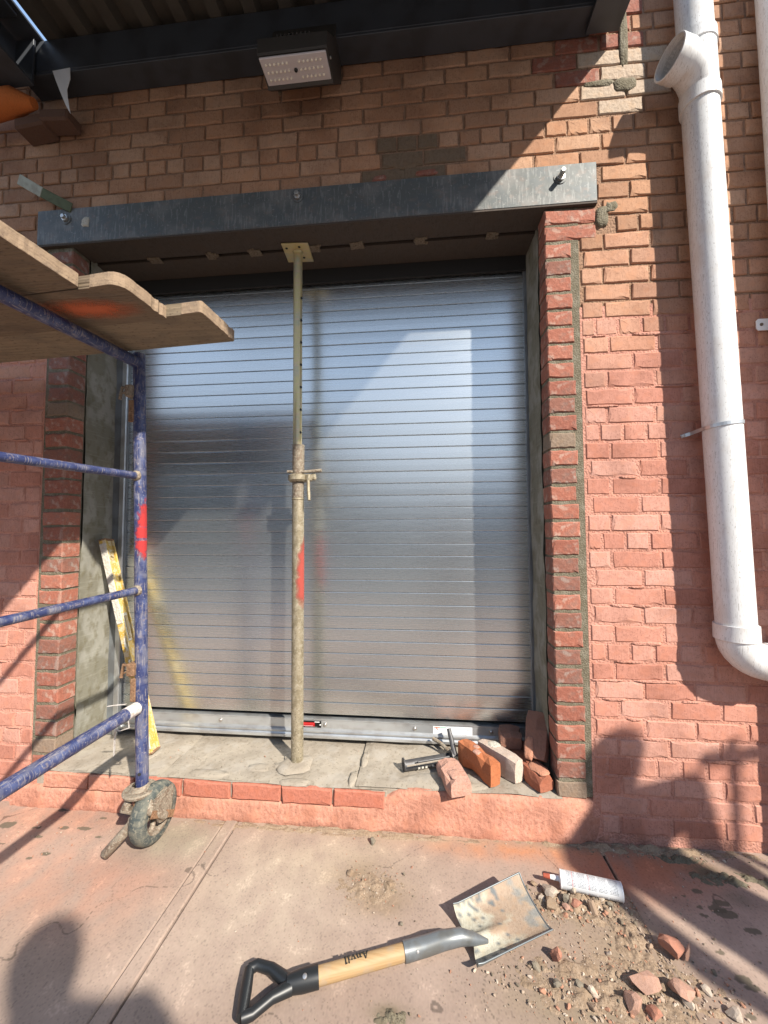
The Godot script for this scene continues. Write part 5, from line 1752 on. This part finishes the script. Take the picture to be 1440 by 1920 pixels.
const STONE_LIST := [
	# x, z, size, material, label
	[0.382, 0.233, 0.066, 0, "whitish mortar lump beside the shovel blade, leftmost in the rubble heap"],
	[0.462, 0.205, 0.060, 6, "pale pink upright chip leaning on the sealant tube"],
	[0.425, 0.245, 0.045, 5, "grey stone in the middle of the rubble heap"],
	[0.492, 0.212, 0.050, 3, "tan stone touching the lower side of the sealant tube"],
	[0.533, 0.206, 0.056, 4, "bright red brick shard leaning on the sealant tube"],
	[0.372, 0.272, 0.052, 3, "tan lump at the lower edge of the rubble heap by the blade corner"],
	[0.414, 0.272, 0.032, 2, "small pink chip at the lower edge of the rubble heap"],
	[0.450, 0.258, 0.048, 1, "pinkish brown stone with a white side, lower right of the rubble heap"],
	[0.342, 0.417, 0.048, 1, "red triangular shard alone below the shovel blade"],
	[0.651, 0.378, 0.076, 1, "large upright brick shard with a long shadow beside the joint line"],
	[0.682, 0.384, 0.070, 2, "thin pale slip of brick behind the large upright shard"],
	[0.530, 0.469, 0.100, 2, "largest pink brick fragment, long and flat, near the bottom edge"],
	[0.609, 0.473, 0.090, 2, "broad pink brick fragment right of the largest one"],
	[0.483, 0.514, 0.074, 2, "pink brick fragment at the bottom edge of the view"],
	[0.374, 0.475, 0.034, 5, "small greenish grey stone left of the brick fragments"],
	[0.402, 0.489, 0.034, 6, "small white stone left of the brick fragments"],
	[0.573, 0.462, 0.040, 3, "tan stone between the two big brick fragments"],
	[-0.185, 0.075, 0.036, 5, "round grey pebble near the foot of the kerb, alone"],
	[-0.244, 0.210, 0.030, 3, "brown pebble at the left of the dirt scatter above the shovel"],
	[-0.113, 0.241, 0.026, 3, "brown pebble at the right of the dirt scatter above the shovel"],
	[-0.199, 0.239, 0.020, 3, "tiny brown pebble in the dirt scatter above the shovel"],
	[-0.069, 0.364, 0.018, 5, "dark pebble just above the shovel socket"],
	[0.282, 0.442, 0.030, 5, "dark grey stone below the shovel blade"],
	[0.322, 0.480, 0.030, 5, "dark stone below the red triangular shard"],
	[0.484, 0.441, 0.026, 3, "brown pebble above the largest brick fragment"],
	[0.679, 0.457, 0.036, 0, "pale stone right of the broad brick fragment, by the joint line"],
	[0.709, 0.507, 0.050, 0, "white stone at the bottom edge beside the joint line"],
	[0.520, 0.525, 0.052, 1, "reddish stone at the bottom edge right of the pink fragment"],
	[0.531, 0.235, 0.024, 6, "white chip below the red brick shard"],
	[0.551, 0.250, 0.026, 5, "dark pebble below the end of the sealant tube"],
	[0.341, 0.198, 0.030, 3, "brown clod at the upper corner of the shovel blade"],
	[0.350, 0.246, 0.028, 0, "pale chip wedged at the cutting edge of the shovel blade"]]

func rubble() -> void:
	dirt_patch("dirt_patch", "brown mortar dirt heaped between the shovel blade and the sealant tube", Vector3(0.46, 0, 0.26), 0.16, 0.06, 0.011, 1)
	dirt_patch("dirt_patch", "brown dirt spread under the brick fragments at the lower right", Vector3(0.47, 0, 0.47), 0.28, 0.095, 0.008, 2)
	dirt_patch("dirt_patch", "thin scatter of dirt on the pavement between the sill and the shovel", Vector3(-0.17, 0, 0.25), 0.12, 0.06, 0.004, 3)
	dirt_patch("dirt_patch", "line of dirt along the joint right of the shovel blade", Vector3(0.56, 0, 0.35), 0.06, 0.12, 0.006, 4)
	dirt_patch("dirt_patch", "dirt swept against the foot of the wall at the right", Vector3(0.75, 0, 0.02), 0.5, 0.030, 0.009, 5)
	dirt_patch("dirt_patch", "dirt along the foot of the kerb under the prop", Vector3(-0.35, 0, 0.035), 0.6, 0.022, 0.009, 6)
	dirt_patch("dirt_patch", "dark dirt trodden along the pavement under the drain pipe elbow", Vector3(0.98, 0, 0.12), 0.16, 0.035, 0.008, 7, true)
	dirt_patch("dirt_patch", "dark dirt crumbs near the wall foot, left of the drain pipe elbow", Vector3(0.86, 0, 0.05), 0.10, 0.022, 0.007, 8, true)
	dirt_patch("dirt_patch", "small dark smear of dirt at the bottom edge left of the shovel blade", Vector3(-0.08, 0, 0.58), 0.05, 0.02, 0.005, 9, true)
	var meshes := []
	for k in 7: meshes.append(rock_mesh(800 + k * 3, 0.62 + 0.05 * k))
	for q in STONE_LIST:
		var upright: bool = "upright" in q[4] or "shard" in q[4]
		var sz: float = q[2] * (0.82 if q[0] > 0.47 and q[1] > 0.44 else 0.95)
		var b := Basis.from_euler(Vector3(rng.randf_range(-0.3, 0.3), rng.randf_range(0, TAU), rng.randf_range(-0.3, 0.3)))
		var sc := Vector3(sz, sz * (1.0 if upright else 0.85), sz)
		if "slip" in q[4]: sc = Vector3(sz * 0.9, sz * 0.7, sz * 0.28)
		if "long and flat" in q[4]: sc = Vector3(sz * 0.75, sz * 0.5, sz * 1.15)
		var h := 0.30 if upright else 0.22
		var o := place("stone", meshes[rng.randi() % 7], M.stones[q[3]], null, Transform3D(b * Basis.from_scale(sc), Vector3(q[0], sz * h, q[1])))
		tag(o, q[4], "stone", "stones and brick fragments on the pavement")
	# grit: too many to count
	var mm := MultiMesh.new()
	mm.transform_format = MultiMesh.TRANSFORM_3D
	mm.use_colors = true
	mm.mesh = rock_mesh(950, 0.8)
	var list := []
	var areas := [[0.45, 0.27, 0.15, 0.07, 500, 0.005], [0.48, 0.45, 0.28, 0.12, 700, 0.0045], [0.45, 0.25, 0.12, 0.045, 420, 0.011], [0.47, 0.48, 0.26, 0.08, 700, 0.0085], [-0.17, 0.25, 0.12, 0.07, 190, 0.006], [0.57, 0.34, 0.06, 0.12, 130, 0.008], [0.8, 0.03, 0.4, 0.03, 200, 0.007], [-0.3, 0.035, 0.6, 0.02, 170, 0.005], [-0.2, 0.3, 0.9, 0.25, 230, 0.0035], [0.9, 0.2, 0.35, 0.2, 170, 0.006], [-1.4, 0.15, 0.35, 0.12, 150, 0.005], [0.15, -0.12, 0.5, 0.12, 90, 0.004], [-0.9, -0.1, 0.5, 0.1, 70, 0.004], [0.3, 0.55, 0.5, 0.1, 150, 0.005]]
	for a in areas:
		for k in a[4]:
			var x: float = a[0] + rng.randfn(0, 0.55) * a[2]
			var z: float = a[1] + rng.randfn(0, 0.55) * a[3]
			var y := 0.0
			if z < 0.02:
				if x < -1.5 or x > 0.46 or z < -0.26 or z > -0.0: continue
				y = 0.152
			elif z < 0.035 and x > -1.6 and x < 0.64: continue
			var sz: float = a[5] * 0.62 * exp(rng.randfn(0, 0.5))
			list.append([Transform3D(Basis.from_euler(Vector3(rng.randf() * 6, rng.randf() * 6, rng.randf() * 6)) * Basis.from_scale(Vector3.ONE * sz), Vector3(x, y + sz * 0.25, z)), rng.randf()])
	mm.instance_count = list.size()
	var cols := [Color(0.28, 0.20, 0.14), Color(0.32, 0.25, 0.19), Color(0.33, 0.17, 0.11), Color(0.16, 0.13, 0.095), Color(0.42, 0.35, 0.28)]
	for i in list.size():
		mm.set_instance_transform(i, list[i][0])
		mm.set_instance_color(i, cols[int(list[i][1] * 4.99)])
	var gm := mat(Color(1, 1, 1), 0.95)
	gm.vertex_color_use_as_albedo = true
	var gr := MultiMeshInstance3D.new()
	gr.name = "grit"
	gr.multimesh = mm
	gr.material_override = gm
	add_child(gr)
	tag(gr, "loose grit and crumbs of mortar strewn over the pavement and sill", "grit")
	gr.set_meta("kind", "stuff")

func oddments() -> void:
	# torn white sheeting, orange cloth and broken bricks in the corner under the canopy
	var sh := mb()
	var pts := [Vector2(-1.545, 3.075), Vector2(-1.465, 3.08), Vector2(-1.462, 3.03), Vector2(-1.475, 2.985), Vector2(-1.470, 2.945), Vector2(-1.455, 2.875), Vector2(-1.478, 2.915), Vector2(-1.505, 2.975), Vector2(-1.528, 3.03)]
	prism(sh, PackedVector2Array(pts), 0.103, 0.105)
	tag(obj("plastic_scrap", sh, M.white), "torn scrap of white sheeting at the left end of the canopy beam", "scrap")
	var cl := mb()
	sweep(cl, [Vector3(-2.05, 2.93, 0.07), Vector3(-1.85, 2.965, 0.09), Vector3(-1.72, 2.965, 0.10), Vector3(-1.63, 2.945, 0.10)], [0.04, 0.052, 0.048, 0.02], 14)
	tag(obj("orange_cloth", cl, M.cloth), "orange cloth stuffed under the canopy at the upper left", "cloth")
	var k := 0
	for b in [[-1.555, 2.905, 0.17, "dark broken brick corbel under the left end of the canopy beam"]]:
		var st := mb()
		box(st, Vector3(0, 0, 0), Vector3(b[2] * 0.8, 0.05, 0.08), 0.008, Basis(Vector3.BACK, -0.08))
		box(st, Vector3(-0.12, -0.012, -0.01), Vector3(0.14, 0.05, 0.09), 0.008, Basis(Vector3.BACK, 0.1))
		tag(obj("corbel_brick", st, mat(Color(0.12, 0.065, 0.045), 0.95, 0.0, {"tex": T.brick, "s": 5.0}), null, Transform3D(Basis(), Vector3(b[0], b[1], 0.05))), b[3], "brick")
	# a flat paint-stained strip sticking out above the lintel's left end
	var s := thing("paint_stick", "flat wooden strip with a green and white painted end, stuck above the lintel", "wooden strip", Vector3(-1.53, 2.545, 0.012))
	var a := Vector3(0.01, -0.004, 0.006)
	var m := Vector3(-0.105, 0.052, 0.035)
	var e := Vector3(-0.19, 0.098, 0.06)
	var s1 := mb()
	box(s1, (a + m) / 2, Vector3(0.040, (m - a).length(), 0.007), 0.002, axes(m - a, Vector3(0.5, 0.8, 0.2)))
	obj("green_end", s1, mat(Color(0.10, 0.125, 0.07), 0.7, 0.0, {"tex": T.mottle, "s": 6.0}), s)
	var s2 := mb()
	box(s2, (m + e) / 2, Vector3(0.042, (e - m).length(), 0.008), 0.002, axes(e - m, Vector3(0.5, 0.8, 0.2)))
	obj("white_end", s2, M.greenwhite, s)

# ---------------------------------------------------------------- people beside and behind the viewer, who shade the ground
func blend(a: float, b: float, k: float) -> float:
	var h := clampf(0.5 + 0.5 * (b - a) / k, 0.0, 1.0)
	return lerpf(b, a, h) - k * h * (1.0 - h)

func figure(bones: Array, cell: float) -> ArrayMesh:
	var lo := Vector3(1e9, 1e9, 1e9)
	var hi := -lo
	for b in bones:
		for e in [[b[0], b[2]], [b[1], b[3]]]:
			lo = lo.min(e[0] - Vector3.ONE * (e[1] + 0.05))
			hi = hi.max(e[0] + Vector3.ONE * (e[1] + 0.05))
	var n := Vector3i(((hi - lo) / cell).ceil()) + Vector3i.ONE
	var f := PackedFloat32Array()
	f.resize(n.x * n.y * n.z)
	f.fill(1.0)
	for b in bones:
		var r: float = maxf(b[2], b[3]) + 0.07
		var p0: Vector3 = b[0].min(b[1]) - Vector3.ONE * r - lo
		var p1: Vector3 = b[0].max(b[1]) + Vector3.ONE * r - lo
		var d: Vector3 = b[1] - b[0]
		var dd := maxf(d.length_squared(), 1e-9)
		for z in range(maxi(0, int(p0.z / cell)), mini(n.z, int(p1.z / cell) + 2)):
			for y in range(maxi(0, int(p0.y / cell)), mini(n.y, int(p1.y / cell) + 2)):
				for x in range(maxi(0, int(p0.x / cell)), mini(n.x, int(p1.x / cell) + 2)):
					var q := lo + Vector3(x, y, z) * cell
					var t := clampf((q - b[0]).dot(d) / dd, 0.0, 1.0)
					var v := q.distance_to(b[0] + d * t) - lerpf(b[2], b[3], t)
					var i := (z * n.y + y) * n.x + x
					f[i] = blend(f[i], v, 0.035)
	var vert := {}
	var at := func(x, y, z): return f[(z * n.y + y) * n.x + x]
	var st := mb()
	st.set_smooth_group(0)
	var cellv := func(x: int, y: int, z: int) -> Vector3:
		var key := (z * n.y + y) * n.x + x
		if vert.has(key): return vert[key]
		var s := Vector3.ZERO
		var c := 0
		for e in [[0, 0, 0, 1, 0, 0], [0, 1, 0, 1, 1, 0], [0, 0, 1, 1, 0, 1], [0, 1, 1, 1, 1, 1], [0, 0, 0, 0, 1, 0], [1, 0, 0, 1, 1, 0], [0, 0, 1, 0, 1, 1], [1, 0, 1, 1, 1, 1], [0, 0, 0, 0, 0, 1], [1, 0, 0, 1, 0, 1], [0, 1, 0, 0, 1, 1], [1, 1, 0, 1, 1, 1]]:
			var a: float = f[((z + e[2]) * n.y + y + e[1]) * n.x + x + e[0]]
			var b: float = f[((z + e[5]) * n.y + y + e[4]) * n.x + x + e[3]]
			if (a < 0) != (b < 0):
				s += Vector3(e[0], e[1], e[2]).lerp(Vector3(e[3], e[4], e[5]), a / (a - b))
				c += 1
		vert[key] = lo + (Vector3(x, y, z) + s / maxf(c, 1)) * cell
		return vert[key]
	for z in range(1, n.z - 1):
		for y in range(1, n.y - 1):
			for x in range(1, n.x - 1):
				var a: float = f[(z * n.y + y) * n.x + x]
				for ax in 3:
					var b: float = f[((z + int(ax == 2)) * n.y + y + int(ax == 1)) * n.x + x + int(ax == 0)]
					if (a < 0) == (b < 0): continue
					var q := []
					for o in [[0, 0], [1, 0], [1, 1], [0, 1]]:
						var p := [x, y, z]
						p[(ax + 1) % 3] -= o[0]; p[(ax + 2) % 3] -= o[1]
						q.append(cellv.call(p[0], p[1], p[2]))
					var dir := Vector3.ZERO
					dir[ax] = 1.0 if a < 0 else -1.0
					oquad(st, q[0], q[1], q[2], q[3], (q[0] + q[2]) / 2.0 - dir)
	st.generate_normals()
	return st.commit()

func body(arms: Array, h := 1.66) -> Array:
	# standing, facing -z, feet at the origin
	var k := h / 1.7
	var v := func(x, y, z): return Vector3(x, y, z) * k
	var b := []
	for s in [-1, 1]:
		b.append([v.call(s * 0.09, 0.90, 0.0), v.call(s * 0.105, 0.48, -0.01), 0.085 * k, 0.056 * k])
		b.append([v.call(s * 0.105, 0.48, -0.01), v.call(s * 0.11, 0.09, 0.02), 0.056 * k, 0.042 * k])
		b.append([v.call(s * 0.11, 0.045, 0.04), v.call(s * 0.125, 0.035, -0.14), 0.042 * k, 0.034 * k])
	b.append([v.call(0, 0.93, 0.0), v.call(0, 1.12, -0.01), 0.15 * k, 0.135 * k])
	b.append([v.call(0, 1.12, -0.01), v.call(0, 1.33, 0.0), 0.135 * k, 0.15 * k])
	b.append([v.call(-0.12, 1.37, 0), v.call(0.12, 1.37, 0), 0.075 * k, 0.075 * k])
	b.append([v.call(0, 1.40, 0), v.call(0, 1.50, -0.01), 0.06 * k, 0.055 * k])
	b.append([v.call(0, 1.57, -0.015), v.call(0, 1.62, -0.01), 0.082 * k, 0.088 * k])
	b.append([v.call(0, 1.55, -0.095), v.call(0, 1.535, -0.11), 0.018 * k, 0.014 * k])
	for a in arms:
		for i in a.size() - 1:
			b.append([a[i], a[i + 1], [0.048, 0.038, 0.026][i] * k, [0.040, 0.028, 0.02][i] * k])
	return b

func bystanders() -> void:
	var arms := [[Vector3(-0.19, 1.33, 0), Vector3(-0.27, 1.07, -0.06), Vector3(-0.09, 1.09, -0.27), Vector3(-0.05, 1.13, -0.33)], [Vector3(0.19, 1.33, 0), Vector3(0.27, 1.07, -0.06), Vector3(0.09, 1.09, -0.27), Vector3(0.05, 1.13, -0.33)]]
	var o := place("person", figure(body(arms, 1.62), 0.026), mat(Color(0.12, 0.13, 0.16), 0.9), null, Transform3D(Basis(Vector3.UP, 0.6), Vector3(0.29, 0, 1.97)))
	tag(o, "person in dark work clothes holding up both hands behind the viewer", "person")
	var arms2 := [[Vector3(-0.19, 1.36, 0), Vector3(-0.24, 1.08, 0.0), Vector3(-0.22, 0.84, -0.05), Vector3(-0.215, 0.76, -0.06)], [Vector3(0.19, 1.36, 0), Vector3(0.24, 1.08, 0.0), Vector3(0.22, 0.84, -0.05), Vector3(0.215, 0.76, -0.06)]]
	var p := place("person", figure(body(arms2, 1.68), 0.026), mat(Color(0.3, 0.2, 0.06), 0.9), null, Transform3D(Basis(Vector3.UP, 0.9), Vector3(1.78, 0, 1.22)))
	tag(p, "person standing to the right of the view with arms down", "person")
	# a guard rail beside that person, whose bars shade the foot of the wall
	var r := thing("guard_rail", "tubular site guard rail standing right of the view", "guard rail", Vector3(2.0, 0, 1.15))
	for x in [0.12, 0.26, 0.9]:
		var st := mb()
		sweep(st, [Vector3(x, 0, 0), Vector3(x, 1.62, 0)], 0.016, 12)
		obj("bar", st, M.dusty, r)
	var tp := mb()
	sweep(tp, [Vector3(0.02, 1.55, 0), Vector3(1.1, 1.75, 0)], 0.022, 12)
	obj("top_rail", tp, M.dusty, r)
